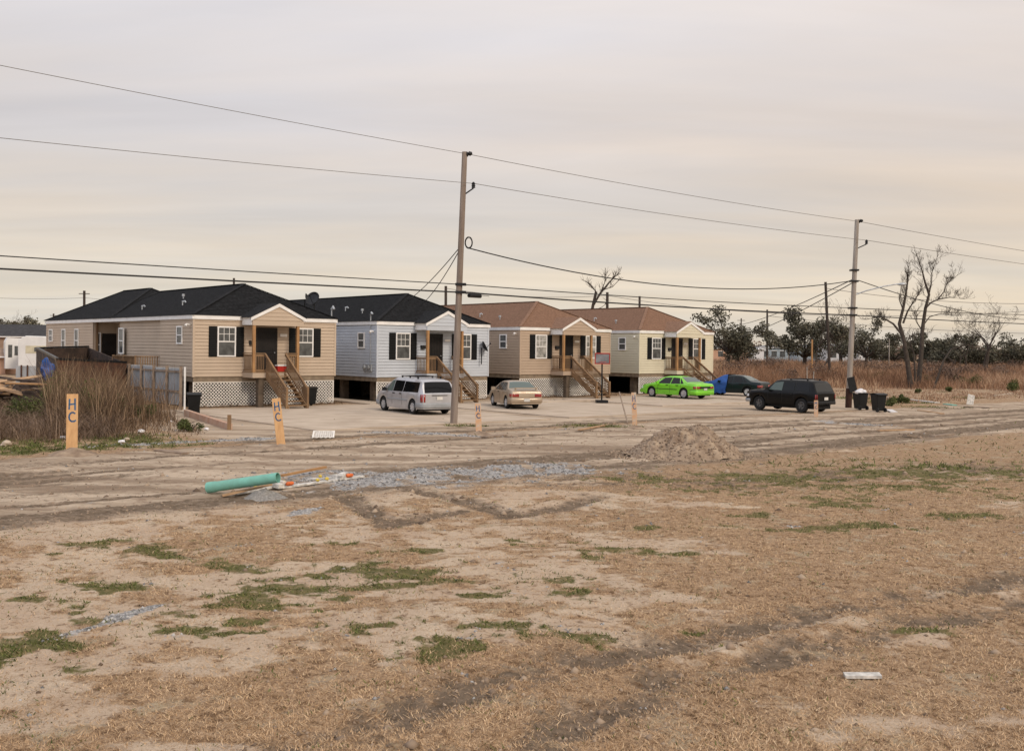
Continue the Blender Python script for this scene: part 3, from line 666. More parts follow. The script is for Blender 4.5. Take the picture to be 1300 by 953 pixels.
# ------------------------------------------------------------------ cars
def lerp_prof(prof, x):
    if x <= prof[0][0]: return prof[0][1]
    for (a, za), (b, zb) in zip(prof[:-1], prof[1:]):
        if x <= b: return za + (zb - za) * (x - a) / max(1e-6, b - a)
    return prof[-1][1]
class Car:
    def __init__(s, name, label, cat, pos, phi, L, W, top, belt, roof_w, wb, rear_oh, R_, paint, zbot=.22, group='vehicles parked by the houses'):
        s.L, s.W, s.top, s.belt, s.rw, s.R_ = L, W, top, belt, roof_w, R_
        s.ax = (rear_oh, rear_oh + wb); s.zb0 = zbot; s.zroof = max(z for _, z in top)
        # pos = ground point of the rear left wheel; local x=0 rear bumper, +x forward, +y left
        rz = R(90) + phi; off = Vector((rear_oh, W / 2 - .12, 0)); c_, s_ = math.cos(rz), math.sin(rz)
        loc = Vector((pos[0] - (off.x * c_ - off.y * s_), pos[1] - (off.x * s_ + off.y * c_), .03))
        s.e = empty(name, loc, rz, label, cat, group); s.paint = paint
        s.body()
    def half(s, x):
        d = min(x, s.L - x); k = .45 if x < s.L / 2 else .7; a = .09 if x < s.L / 2 else .16
        return s.W / 2 * (1 - a * max(0, 1 - d / k) ** 2)
    def zbt(s, x):
        zb = s.zb0 + (.06 if x < .5 or x > s.L - .5 else 0)
        for a in s.ax:
            Ra = s.R_ + .07
            if abs(x - a) < Ra: zb = max(zb, s.R_ + math.sqrt(Ra * Ra - (x - a) ** 2))
        return zb
    def sect(s, x):
        w = s.half(x); zb = s.zbt(x); zt = lerp_prof(s.top, x); bl = min(lerp_prof(s.belt, x), zt - .03); bl = max(bl, zb + .03)
        f = max(0, min(1, (zt - .06 - bl) / max(.01, s.zroof - .06 - bl)))
        we = (w - .05) * (1 - f) + s.rw * f; ze = zt - (.02 + .045 * f); ze = max(ze, bl + .008)
        P = []
        for fr, yy in ((0, .955), (.15, .985), (.45, 1.0), (.75, .995), (.93, .985)): P.append((w * yy, zb + (bl - zb) * fr))
        P.append((w * .965, bl)); P.append((we, ze)); P.append((we - .06, zt - .012 - .012 * f)); P.append((we * .5, zt - .002)); P.append((0, zt))
        return P
    def side(s, x, z):
        P = s.sect(x)
        if z <= P[0][1]: return P[0][0]
        for (ya, za), (yb, zb) in zip(P[:-1], P[1:]):
            if z <= zb: return ya + (yb - ya) * (z - za) / max(1e-6, zb - za)
        return 0
    def topz(s, x, y):
        P = s.sect(x)[5:]
        for (ya, za), (yb, zb) in zip(P[:-1], P[1:]):
            if y >= yb: return za + (zb - za) * (ya - y) / max(1e-6, ya - yb)
        return P[-1][1]
    def body(s):
        xs = set(np.round(np.linspace(0, s.L, int(s.L / .06)), 4)) | {x for x, _ in s.top}
        for a in s.ax:
            for k in range(13): xs.add(round(a + (s.R_ + .07) * math.cos(math.pi * k / 12), 4))
        xs = sorted(x for x in xs if 0 <= x <= s.L); m = MB(); n = 19
        vs = []
        for x in xs:
            P = s.sect(x); vs += [(x, y, z) for y, z in P] + [(x, -y, z) for y, z in P[-2::-1]]
        fs = [(i * n + k, i * n + k + 1, (i + 1) * n + k + 1, (i + 1) * n + k) for i in range(len(xs) - 1) for k in range(n - 1)]
        fs += [tuple(range(n))]; fs += [tuple(range((len(xs) - 1) * n, len(xs) * n))[::-1]]
        m.add(vs, fs); s.body_o = m.build('body', s.paint, s.e, smooth=38)
        u = MB(); u.box(.15, -s.W / 2 + .28, .2, s.L - .15, s.W / 2 - .28, .62); u.build('underbody', M['rubber'], s.e)
        # inner arch liners
        u = MB()
        for a in s.ax:
            for sy in (-1, 1):
                y0, y1 = sy * (s.W / 2 - .3), sy * (s.W / 2 - .06)
                prof = [(a + (s.R_ + .06) * math.cos(math.pi * k / 10), s.R_ + (s.R_ + .06) * math.sin(math.pi * k / 10)) for k in range(11)]
                v = [(x, y0, z) for x, z in prof] + [(x, y1, z) for x, z in prof]; u.add(v, [(k, k + 1, 12 + k, 11 + k) for k in range(10)])
        u.build('wheel_liner', M['rubber'], s.e)
    def wheels(s, rimm=None, spokes=6, rr=.62, rimcol=None):
        r = s.R_; rimm = rimm or M['rim']
        for a in s.ax:
            for sy in (-1, 1):
                y = sy * (s.W / 2 - .13); m = MB(); w = .105
                m.lathe([(r * rr, -w * .8), (r * .9, -w), (r * .98, -w * .75), (r, -w * .3), (r, w * .3), (r * .98, w * .75), (r * .9, w), (r * rr, w * .8)], (a, y, r), (0, sy, 0), 28)
                o = m.build('wheel', M['rubber'], s.e, smooth=40)
                q = MB(); q.lathe([(r * rr, w * .78), (r * rr * .93, w * .85), (r * rr * .88, w * .5), (r * rr * .3, w * .35), (.001, w * .35)], (a, y, r), (0, sy, 0), 28)
                for k in range(spokes):
                    an = 2 * math.pi * k / spokes + .3; d = Vector((math.cos(an), 0, math.sin(an)))
                    q.beam(Vector((a, y + sy * w * .62, r)) + d * .02, Vector((a, y + sy * w * .80, r)) + d * r * rr * .95, .06, .03, up=(0, 1, 0))
                q.lathe([(.055, w * .5), (.05, w * .85), (.001, w * .88)], (a, y, r), (0, sy, 0), 12)
                q.build('rim', rimm, o, smooth=40)
    def sidewin(s, quads, m=None, name='side_window', off=.006, sides=(1, -1)):
        """quad: four (x,z): rear-bottom, front-bottom, front-top, rear-top"""
        for sy in sides:
            for Q in quads:
                a, b, c, d = [Vector((x, 0, z)) for x, z in Q]; g = MB(); n = 6; vs = []
                for i in range(n + 1):
                    lo, hi = a.lerp(b, i / n), d.lerp(c, i / n)
                    for j in range(5):
                        p = lo.lerp(hi, j / 4); vs.append((p.x, sy * (s.side(p.x, p.z) + off), p.z))
                g.add(vs, [(i * 5 + j, (i + 1) * 5 + j, (i + 1) * 5 + j + 1, i * 5 + j + 1) for i in range(n) for j in range(4)])
                g.build(name, m or M['car_glass'], s.e, smooth=60)
    def topwin(s, x0, x1, f0, f1, name, m=None, off=.006):
        """glass lying on the sloping top between x0 and x1; f = fraction of roof-edge half width at each end"""
        g = MB(); n, k = 10, 8; vs = []
        for i in range(n + 1):
            x = x0 + (x1 - x0) * i / n; we = s.sect(x)[6][0] * (f0 + (f1 - f0) * i / n)
            sl = (lerp_prof(s.top, x + .02) - lerp_prof(s.top, x - .02)) / .04; nn = Vector((-sl, 0, 1)).normalized() * off
            for j in range(k + 1):
                y = -we + 2 * we * j / k; vs.append((x + nn.x, y, s.topz(x, abs(y)) + nn.z))
        g.add(vs, [(i * (k + 1) + j, (i + 1) * (k + 1) + j, (i + 1) * (k + 1) + j + 1, i * (k + 1) + j + 1) for i in range(n) for j in range(k)])
        return g.build(name, m or M['car_glass'], s.e, smooth=60)
    def wrap(s, name, path, z0, z1, m, off=.012, nz=3, parent=None):
        """strip hugging the body. path: list of ('s',sy,x) on a side or ('b',y) on the rear face or ('f',y) on the front face"""
        g = MB(); vs = []
        for p in path:
            for j in range(nz + 1):
                z = z0 + (z1 - z0) * j / nz
                if p[0] == 's': vs.append((p[2], p[1] * (s.side(p[2], z) + off), z))
                elif p[0] == 'b': vs.append((-off, p[1], z))
                else: vs.append((s.L + off, p[1], z))
        k = nz + 1
        g.add(vs, [(i * k + j, (i + 1) * k + j, (i + 1) * k + j + 1, i * k + j + 1) for i in range(len(path) - 1) for j in range(nz)])
        o = g.build(name, m, parent or s.e, smooth=50)
        so_ = o.modifiers.new('thick', 'SOLIDIFY'); so_.thickness = off * 1.5; so_.offset = -1
        return o
    def rearpath(s, x1):
        hw = s.half(0) * .95
        return [('s', 1, x1), ('s', 1, x1 * .6), ('s', 1, x1 * .25), ('s', 1, .03), ('b', hw * .97), ('b', hw * .5), ('b', 0), ('b', -hw * .5), ('b', -hw * .97), ('s', -1, .03), ('s', -1, x1 * .25), ('s', -1, x1 * .6), ('s', -1, x1)]
    def frontpath(s, x1):
        hw = s.half(s.L) * .95; L = s.L
        return [('s', 1, L - x1), ('s', 1, L - x1 * .5), ('s', 1, L - .03), ('f', hw * .95), ('f', 0), ('f', -hw * .95), ('s', -1, L - .03), ('s', -1, L - x1 * .5), ('s', -1, L - x1)]
    def light(s, name, z0, z1, y0, x1, m):
        hw = s.half(0) * .95
        for sy in (1, -1): s.wrap(name, [('s', sy, x1), ('s', sy, x1 * .5), ('s', sy, .02), ('b', sy * hw * .97), ('b', sy * y0)], z0, z1, m, off=.014)
    def headlights(s, z0, z1):
        hw = s.half(s.L) * .93
        for sy in (1, -1): s.wrap('headlight', [('s', sy, s.L - .3), ('s', sy, s.L - .12), ('s', sy, s.L - .02), ('f', sy * hw * .95), ('f', sy * .42)], z0, z1, M['headlight'], off=.014)
    def plate(s, z, y=0, off=.03):
        g = MB(); g.box(-off, y - .155, z - .075, -off + .012, y + .155, z + .075); g.build('licence_plate', M['plate'], s.e)
    def mirror(s, x, z, m=None):
        for sy in (1, -1):
            g = MB(); y = s.side(x, z); g.beam((x, sy * (y + .0), z), (x, sy * (y + .08), z + .02), .05, .04)
            g.box(x - .05, min(sy * (y + .06), sy * (y + .25)), z - .03, x + .08, max(sy * (y + .06), sy * (y + .25)), z + .13)
            g.build('mirror', m or s.paint, s.e)
    def handle(s, x, z, m=None):
        for sy in (1, -1):
            g = MB(); y = s.side(x, z); g.box(x - .09, min(sy * y, sy * (y + .035)), z - .02, x + .09, max(sy * y, sy * (y + .035)), z + .025); g.build('door_handle', m or M['black'], s.e)
    def seam(s, x, z0, z1):
        for sy in (1, -1): s.wrap('door_seam', [('s', sy, x - .008), ('s', sy, x + .008)], z0, z1, M['black'], off=.003, nz=6)
def paint(name, c, metal=.5, rough=.35, coat=.35, spec=.5): return mat(name, c, rough, 0.08, 2.0, metal=metal, coat=coat, spec=spec)
P_sil = paint('paint_silver', (0.50, 0.50, 0.52), .55, .4); P_gold = paint('paint_gold', (0.42, 0.33, 0.24), .5, .38); P_grn = paint('paint_lime', (0.20, 0.62, 0.03), .0, .3, .3)
P_dg = paint('paint_dark_green', (0.005, 0.013, 0.014), .0, .3, .12, .25); P_blk = paint('paint_black', (0.003, 0.003, 0.0033), .0, .3, .08, .2)
# minivan
c = Car('minivan', 'silver minivan with roof rack parked in front of the pale grey house', 'van', (-4.56, 47.8), R(33), 5.05, 1.90,
        [(0, .98), (.04, 1.02), (.28, 1.52), (.42, 1.60), (.8, 1.66), (2.0, 1.70), (3.0, 1.69), (3.25, 1.62), (4.15, 1.12), (4.75, .92), (5.0, .74), (5.05, .6)],
        [(0, .98), (.3, 1.0), (3.3, .98), (4.2, .93), (5.05, .62)], .70, 3.07, .98, .34, P_sil)
c.wheels(spokes=7, rr=.60)
c.sidewin([[(.42, 1.04), (1.95, 1.03), (1.95, 1.52), (.50, 1.50)], [(2.0, 1.03), (2.98, 1.02), (2.98, 1.54), (2.0, 1.53)]])
c.sidewin([[(3.04, 1.02), (3.85, 1.04), (3.30, 1.50), (3.04, 1.54)]], M['car_glass_clear'])
c.topwin(.045, .30, .90, .88, 'rear_window'); c.topwin(4.08, 3.32, .92, .9, 'windscreen', M['car_glass_clear'])
c.wrap('rear_bumper', c.rearpath(.62), .32, .56, M['grey_plastic'], off=.035); c.wrap('front_bumper', c.frontpath(.6), .30, .52, M['grey_plastic'], off=.03)
for sy in (1, -1): c.wrap('side_moulding', [('s', sy, 1.45 + k * .26) for k in range(9)], .62, .68, M['grey_plastic'], off=.02)
c.light('taillight', .60, .96, .74, .17, M['taillight']); c.headlights(.60, .76); c.plate(.78); c.mirror(3.65, 1.04, M['black']); c.handle(2.15, .93); c.handle(2.85, .93); c.seam(2.0, .4, .98); c.seam(3.02, .4, .98); c.seam(3.98, .6, .9)
g = MB()
for sy in (-1, 1): g.tube([(.9, sy * .6, 1.74), (2.7, sy * .6, 1.76)], .018, 6)
for x in (1.0, 1.75, 2.6): g.box(x - .025, -.62, 1.735, x + .025, .62, 1.775)
for x in (1.0, 1.8, 2.6):
    for sy in (-1, 1): g.box(x - .05, sy * .6 - .02, 1.62, x + .05, sy * .6 + .02, 1.75)
g.build('roof_rack', M['black'], c.e)
g = MB(); g.box(-.035, -.4, .90, -.012, .4, .925); g.build('tailgate_handle', M['black'], c.e)
# sedans
def sedan(name, label, pos, phi, L, W, P, R_=.32, tl=(.62, .78), H=1.44, rim_sp=5, glass=None, ht=0.0, rr=.64):
    k = L / 4.9
    c = Car(name, label, 'car', pos, phi, L, W,
            [(0, .86), (.03, .93), (.12, .99 + ht), (.7 * k, 1.03 + ht), (.78 * k, 1.045 + ht), (1.40 * k, 1.36), (1.75 * k, H - .015), (2.2 * k, H), (2.65 * k, H - .02), (2.95 * k, H - .08), (3.62 * k, .99), (3.72 * k, .965), (4.5 * k, .83), (4.8 * k, .70), (4.9 * k, .52)],
            [(0, .80), (.15, .90), (1.2, .92), (3.2 * k, .89), (3.8 * k, .86), (4.9 * k, .5)], .56, 2.75 * k, 1.02 * k, R_, P)
    c.wheels(spokes=rim_sp, rr=rr)
    c.sidewin([[(1.02 * k, .965), (1.28 * k, .95), (1.45 * k, H - .14), (1.42 * k, H - .15)], [(1.32 * k, .95), (2.12 * k, .935), (2.12 * k, H - .10), (1.55 * k, H - .12)], [(2.19 * k, .935), (3.25 * k, .93), (2.82 * k, H - .13), (2.19 * k, H - .10)]], glass)
    c.topwin(.84 * k, 1.52 * k, .93, .9, 'rear_window', M['car_glass_clear']); c.topwin(3.58 * k, 2.9 * k, .93, .9, 'windscreen', M['car_glass_clear'])
    c.headlights(.55, .68); c.mirror(3.12 * k, .93); c.handle(1.55 * k, .84, P if name == 'gold_sedan' else M['black']); c.handle(2.4 * k, .84, M['black']); c.seam(2.15 * k, .32, .9); c.seam(3.2 * k, .32, .88); c.seam(1.25 * k, .6, .9)
    c.light('taillight', tl[0], tl[1], .42, .22, M['taillight'])
    return c
c = sedan('gold_sedan', 'dusty gold sedan parked in front of the tan brown house', (-.22, 53.2), R(16), 4.72, 1.78, P_gold, tl=(.64, .80))
c.wrap('rear_bumper', c.rearpath(.5), .36, .58, P_gold, off=.03); c.plate(.48, off=.05)
g = MB(); g.beam((.2, -.62, 1.10), (.2, .62, 1.10), .16, .03)
for sy in (-1, 1): g.box(.16, sy * .55 - .03, 0.98, .26, sy * .55 + .03, 1.09)
g.build('spoiler', P_gold, c.e)
g = MB(); g.wheel = None
c = sedan('lime_sedan', 'bright lime green sedan parked at the cream house stairs', (11.1, 65.8), R(38), 5.05, 1.86, P_grn, R_=.33, tl=(.66, .82), rr=.68)
c.plate(.62, off=.03); c.wrap('rear_bumper', c.rearpath(.55), .34, .56, P_grn, off=.035)
for sy in (1, -1): c.wrap('side_moulding', [('s', sy, 1.55 + k * .28) for k in range(8)], .56, .60, M['black'], off=.015)
g = MB(); g.box(-.022, -.45, .67, .0, .45, .81); g.build('trunk_panel', M['black'], c.e)
c.wrap('bumper_strip', c.rearpath(.5), .565, .59, M['black'], off=.03)
c = sedan('dark_sedan', 'dark green sedan with a blue tarp over its front half', (16.2, 70.3), R(52), 4.7, 1.76, P_dg, R_=.31)
c.plate(.55)
# tarp draped over the bonnet (lies on the car: a thing of its own)
tv = []; nx_, nk = 16, 19
for i in range(nx_ + 1):
    x = 2.5 + (4.74 - 2.5) * i / nx_; P = c.sect(min(x, c.L - .01)); P = P + [(-y, z) for y, z in P[-2::-1]]
    for k, (y, z) in enumerate(P):
        edge = abs(k - 9) / 9; off = .04 + .03 * math.sin(k * 1.9 + i * 1.3) + .05 * edge * random.random()
        zz = z + (.05 if edge < .5 else 0)
        if edge > .95: zz = .12 + .1 * random.random()
        elif edge > .6: zz = z + random.uniform(-.03, .03)
        tv.append((x + .06 * math.sin(k * 1.1), y * (1 + off), zz + .015))
g = MB(); g.add(tv, [(i * nk + k, i * nk + k + 1, (i + 1) * nk + k + 1, (i + 1) * nk + k) for i in range(nx_) for k in range(nk - 1)] + [tuple(range(nx_ * nk, (nx_ + 1) * nk))])
tp = g.build('tarp', M['tarp'], smooth=50); tp.matrix_world = c.e.matrix_world if False else (Matrix.Translation(c.e.location) @ Matrix.Rotation(c.e.rotation_euler.z, 4, 'Z'))
tag(tp, 'blue plastic tarp draped over the front of the dark green sedan', 'tarp')
# black SUV
c = Car('black_suv', 'black four-door SUV parked on the dirt road edge, muddy tyres', 'car', (14.9, 52.5), R(37), 4.6, 1.74,
        [(0, 1.0), (.05, 1.06), (.26, 1.52), (.38, 1.63), (1.0, 1.67), (2.4, 1.67), (2.62, 1.62), (3.2, 1.16), (3.3, 1.12), (4.3, 1.05), (4.52, .97), (4.6, .62)],
        [(0, 1.0), (.3, 1.04), (3.2, 1.04), (4.2, .98), (4.6, .62)], .64, 2.72, .90, .37, P_blk, zbot=.38)
c.wheels(spokes=5, rr=.55, rimm=M['rim_dark'])
c.sidewin([[(.40, 1.10), (1.28, 1.10), (1.28, 1.54), (.48, 1.53)], [(1.36, 1.10), (2.05, 1.10), (2.05, 1.55), (1.36, 1.55)]])
c.sidewin([[(2.12, 1.10), (2.98, 1.11), (2.66, 1.50), (2.12, 1.55)]], M['car_glass_clear'])
c.topwin(.06, .27, .9, .88, 'rear_window', M['suv_glass']); c.topwin(3.16, 2.66, .92, .9, 'windscreen', M['car_glass_clear'])
c.wrap('rear_bumper', c.rearpath(.45), .44, .60, M['black'], off=.06); c.wrap('front_bumper', c.frontpath(.4), .42, .58, M['galv'], off=.05)
c.light('taillight', .72, .95, .74, .06, M['taillight']); c.headlights(.70, .84); c.plate(.74); c.mirror(2.95, 1.12, M['black']); c.handle(1.5, .93); c.handle(2.3, .93); c.seam(1.32, .45, 1.0); c.seam(2.09, .45, 1.0); c.seam(3.0, .45, 1.0)
g = MB()
for sy in (-1, 1): g.tube([(.6, sy * .5, 1.70), (2.1, sy * .5, 1.71)], .018, 6)
for x in (.75, 1.8): g.box(x - .02, -.5, 1.69, x + .02, .5, 1.72); g.box(x - .04, -.52, 1.6, x + .04, -.48, 1.7); g.box(x - .04, .48, 1.6, x + .04, .52, 1.7)
g.build('roof_rack', M['black'], c.e)
g = MB(); g.beam((-.22, 0, .42), (.2, 0, .42), .07, .07); g.box(-.25, -.05, .40, -.18, .05, .5); g.build('tow_hitch', M['black'], c.e)

# ------------------------------------------------------------------ utility poles and wires
def pole(name, base, top, r0, r1, m, label, cat='utility pole', group=None, n=12):
    b = Vector(base); t = Vector(top) - b; e_ = empty(name, b, 0, label, cat, group)
    q = MB(); pts = [Vector((0, 0, -.3))] + [t * (i / 8) for i in range(9)]
    q.tube(pts, [r0] + [r0 + (r1 - r0) * i / 8 for i in range(9)], n); q.build('shaft', m, e_, smooth=40)
    return e_
b1 = gr(576, 538); t1 = at(590, 193, b1.y); P1 = pole('utility_pole', b1, t1, .15, .11, M['pole_wood'], 'tall brown wooden utility pole standing behind the silver minivan, nearest of all')
b1v = b1
def rel(p, b): return Vector(p) - Vector(b)
def arm_insulator(parent, b, p0, p1):
    q = MB(); q.tube([rel(p0, b), rel(p1, b)], .03, 6); q.build('bracket', M['black'], parent)
    q = MB(); q.lathe([(.03, 0), (.09, .02), (.06, .08), (.09, .1), (.06, .16), (.09, .18), (.03, .26)], rel(p1, b), (0, 0, 1), 10); q.build('insulator', M['black'], parent)
Y1 = b1.y
arm_insulator(P1, b1, at(591, 246, Y1), at(601, 239, Y1))
q = MB(); q.lathe([(.05, 0), (.12, .03), (.06, .1), (.11, .13), (.05, .25)], rel(at(592, 196, Y1), b1), (1, 0, .2), 10); q.build('insulator', M['black'], P1)
q = MB()
cc = rel(at(595, 308, Y1), b1)
for rr_ in (.16, .18, .2): q.tube([cc + Vector((rr_ * math.cos(a) * .8, .03, rr_ * 1.25 * math.sin(a))) for a in np.linspace(0, 2 * math.pi, 20)], .012, 5)
q.build('cable_coil', M['wire'], P1)
q = MB()
for y_ in (361, 371):
    q.box(*(rel(at(585, y_, Y1), b1) - Vector((.22, .18, .05))), *(rel(at(585, y_, Y1), b1) + Vector((.22, .18, .05))))
q.build('clamp', M['black'], P1)
b2 = gr(1077, 517); Y2 = b2.y; t2 = at(1088, 279, Y2)
P2 = pole('utility_pole', b2, t2, .165, .12, M['pole_pale'], 'pale weathered utility pole with a street lamp arm beside the two wheelie bins')
arm_insulator(P2, b2, at(1089, 315, Y2), at(1100, 310, Y2))
q = MB(); q.lathe([(.05, 0), (.12, .03), (.06, .1), (.11, .13), (.05, .25)], rel(at(1090, 281, Y2), b2), (1, 0, .2), 10); q.build('insulator', M['black'], P2)
q = MB(); q.tube([rel(at(1086, 374, Y2), b2), rel(at(1100, 369, Y2), b2), rel(at(1122, 363.5, Y2), b2), rel(at(1140, 360.5, Y2), b2)], .035, 8); q.build('lamp_arm', M['galv'], P2)
q = MB(); a_ = rel(at(1139, 361, Y2), b2); d_ = Vector((1, 0, .02))
q.lathe([(.03, 0), (.06, .08), (.09, .22), (.10, .4), (.06, .5), (.001, .53)], a_, d_, 12); q.build('lamp_head', M['galv'], P2, smooth=50)
q = MB()
for y_ in (343, 357, 391, 400): cpt = rel(at(1084.5 - (y_ - 343) * .045, y_, Y2), b2); q.box(cpt.x - .22, cpt.y - .2, cpt.z - .05, cpt.x + .22, cpt.y + .2, cpt.z + .05)
q.build('clamp', M['black'], P2)
q = MB(); q.tube([Vector((0, 0, -.2)), rel(at(1078, 493, Y2), b2)], .185, 12); q.build('base_wrap', mat('bark_brown', (.045, .02, .014), .9, .3, 6), P2)
q = MB()
a_, b_ = rel(at(1074, 481, Y2 - .3), b2), rel(at(1085, 495, Y2 - .3), b2)
q.beam(a_ + Vector((.25, 0, .1)), b_ + Vector((-.05, 0, -.1)), .42, .05, up=(.0, 1, 0.3)); q.build('rubber_flap', M['rubber'], P2)
P3 = pole('utility_pole', st(79, 31.5), st(79, 31.5, 11.2), .16, .12, M['pole_wood'], 'tall utility pole further along the road')
P0 = pole('utility_pole', st(-1.5, 35), st(-1.5, 35, 11.6), .16, .12, M['pole_wood'], 'utility pole nearest the debris')
for p_ in (P3, P0):
    for o_ in list(p_.children): bpy.data.objects.remove(o_)
    bpy.data.objects.remove(p_)
def wire(a, b, sag, r, m, label, nm='power_line', n=28):
    a, b = Vector(a), Vector(b)
    pts = [a.lerp(b, i / n) - Vector((0, 0, sag * 4 * (i / n) * (1 - i / n))) for i in range(n + 1)]
    q = MB(); q.tube(pts, r, 5); o = q.build(nm, m); tag(o, label, 'power line', 'overhead wires'); return o
YL, YR = 25.8, 74.5; XL, XR = -540, 1358
wire(at(XL, -28, YL), at(590, 195, Y1), .12, .011, M['wire_grey'], 'topmost thin wire running left from the tip of the brown pole')
wire(at(590, 195, Y1), at(1089, 281, Y2), .15, .013, M['wire_grey'], 'topmost thin wire between the tips of the two tall poles')
wire(at(1089, 281, Y2), at(XR, 328, YR), .05, .015, M['wire_grey'], 'topmost thin wire running right from the tip of the pale pole')
wire(at(XL, 116, YL), at(601, 233, Y1), .10, .011, M['wire_grey'], 'second wire from the top, left of the brown pole')
wire(at(601, 233, Y1), at(1100, 305, Y2), .15, .013, M['wire_grey'], 'second wire from the top, between the two tall poles')
wire(at(1100, 305, Y2), at(XR, 343, YR), .05, .015, M['wire_grey'], 'second wire from the top, right of the pale pole')
wire(at(XL, 289, YL), at(585, 361, Y1), .03, .020, M['wire'], 'upper of the two low black cables left of the brown pole')
wire(at(585, 361, Y1), at(1083, 391, Y2), .10, .022, M['wire'], 'upper of the two low black cables between the tall poles')
wire(at(1083, 391, Y2), at(XR, 401, YR), .05, .022, M['wire'], 'upper of the two low black cables right of the pale pole')
wire(at(XL, 312, YL), at(585, 371, Y1), .02, .032, M['wire'], 'thick lowest black cable left of the brown pole')
wire(at(585, 371, Y1), at(1082, 400, Y2), .10, .034, M['wire'], 'thick lowest black cable between the tall poles')
wire(at(1082, 400, Y2), at(XR, 413, YR), .05, .030, M['wire'], 'thick lowest black cable right of the pale pole')
wire(at(595, 315, Y1), at(1084, 356, Y2), 1.0, .026, M['wire'], 'sagging black cable from the coil on the brown pole to the pale pole')
wire(at(582, 316, Y1), at(508, 388, 68), .25, .020, M['wire'], 'left of the two service drops from the brown pole to the grey house roof')
wire(at(583, 318, Y1), at(528, 392, 68), .35, .020, M['wire'], 'right of the two service drops from the brown pole to the grey house roof')
wire(at(1084, 344 + 10, Y2), at(941, 412, 135), .3, .030, M['wire'], 'upper of the two cables slanting down left from the pale pole')
wire(at(1084, 358, Y2), at(941, 427, 125), .3, .030, M['wire'], 'lower of the two cables slanting down left from the pale pole')
wire(at(1090, 356, Y2), at(XR, 403, 110), 1.0, .026, M['wire'], 'cable sagging right from the pale pole past the bare trees')
wire(at(-40, 376, 170), at(107, 378, 170), .3, .03, M['wire_grey'], 'far wire reaching the small pole behind the leftmost house')
wire(at(107, 378, 170), at(260, 384, 170), .3, .03, M['wire_grey'], 'far wire behind the black roof, right of the small pole')
wire(at(1049, 366, 118), at(1340, 385, 118), .6, .03, M['wire_grey'], 'far wire from the dark pole behind the bare trees, upper')
wire(at(974, 397, 180), at(1340, 392, 180), .9, .04, M['wire_grey'], 'far wire crossing behind the bare trees, middle')
wire(at(974, 401, 180), at(1340, 424, 180), .6, .04, M['wire_grey'], 'far wire crossing behind the bare trees, lowest')
wire(at(771, 375, 130), at(1049, 398, 118), .6, .03, M['wire_grey'], 'far wire from behind the reddish roofs to the dark pole')
wire(at(566, 366, 130), at(771, 375, 130), .6, .03, M['wire_grey'], 'far wire just above the reddish roofs')
# splice case hung on the thick cable
a_, b_ = at(594, 375, Y1 + .3), at(611, 376, Y1 + .9)
q = MB(); q.tube([a_.lerp(b_, f) for f in (0, .04, .06, .94, .96, 1)], [.03, .03, .085, .085, .03, .03], 10); q.tube([a_ - (b_ - a_) * .15 + Vector((0, 0, .06)), b_ + (b_ - a_) * .6 + Vector((0, 0, .02))], .012, 5)
tag(q.build('splice_case', M['black']), 'black cable splice case hanging beside the brown pole', 'cable box')
def farpole(px, ytop, Y, r, label, m='pole_dark', px2=None, arm=False, z0=0):
    b = at(px2 or px, 445, Y); b.z = z0; t = at(px, ytop, Y)
    e_ = pole('utility_pole', b, t, r * 1.15, r, M[m], label)
    if arm:
        q = MB(); z_ = t - b; q.beam(z_ + Vector((-.9, 0, -.5)), z_ + Vector((.9, 0, -.5)), .12, .12); q.build('crossarm', M[m], e_)
    return e_
farpole(1048, 358, 118, .15, 'dark slim utility pole leaning left behind the black SUV', px2=1054)
farpole(974, 393, 180, .16, 'thin dark pole standing in the brush left of the oak')
farpole(941, 404, 240, .14, 'faint pole beside the oak behind the cream house', arm=True)
farpole(1031, 431, 115, .10, 'short orange-brown stub post in the brush', 'lumber_new')
farpole(771, 371, 130, .17, 'thin dark pole rising behind the reddish roof next to the dead tree')
farpole(812, 376, 130, .14, 'thin short dark pole rising behind the ridge of the cream house')
farpole(566, 363, 130, .17, 'thin dark pole rising behind the grey house right of its ridge')
farpole(297, 353, 130, .14, 'thin dark pole tip above the ridge of the leftmost house')
farpole(107, 369, 170, .2, 'small pole with crossarm above the left end of the black roof', arm=True)
farpole(68, 398, 260, .2, 'tiny far pole left of the black roof', arm=True)
farpole(1129, 430, 160, .07, 'pale thin post in the brush left of the bare trees', 'pole_pale')

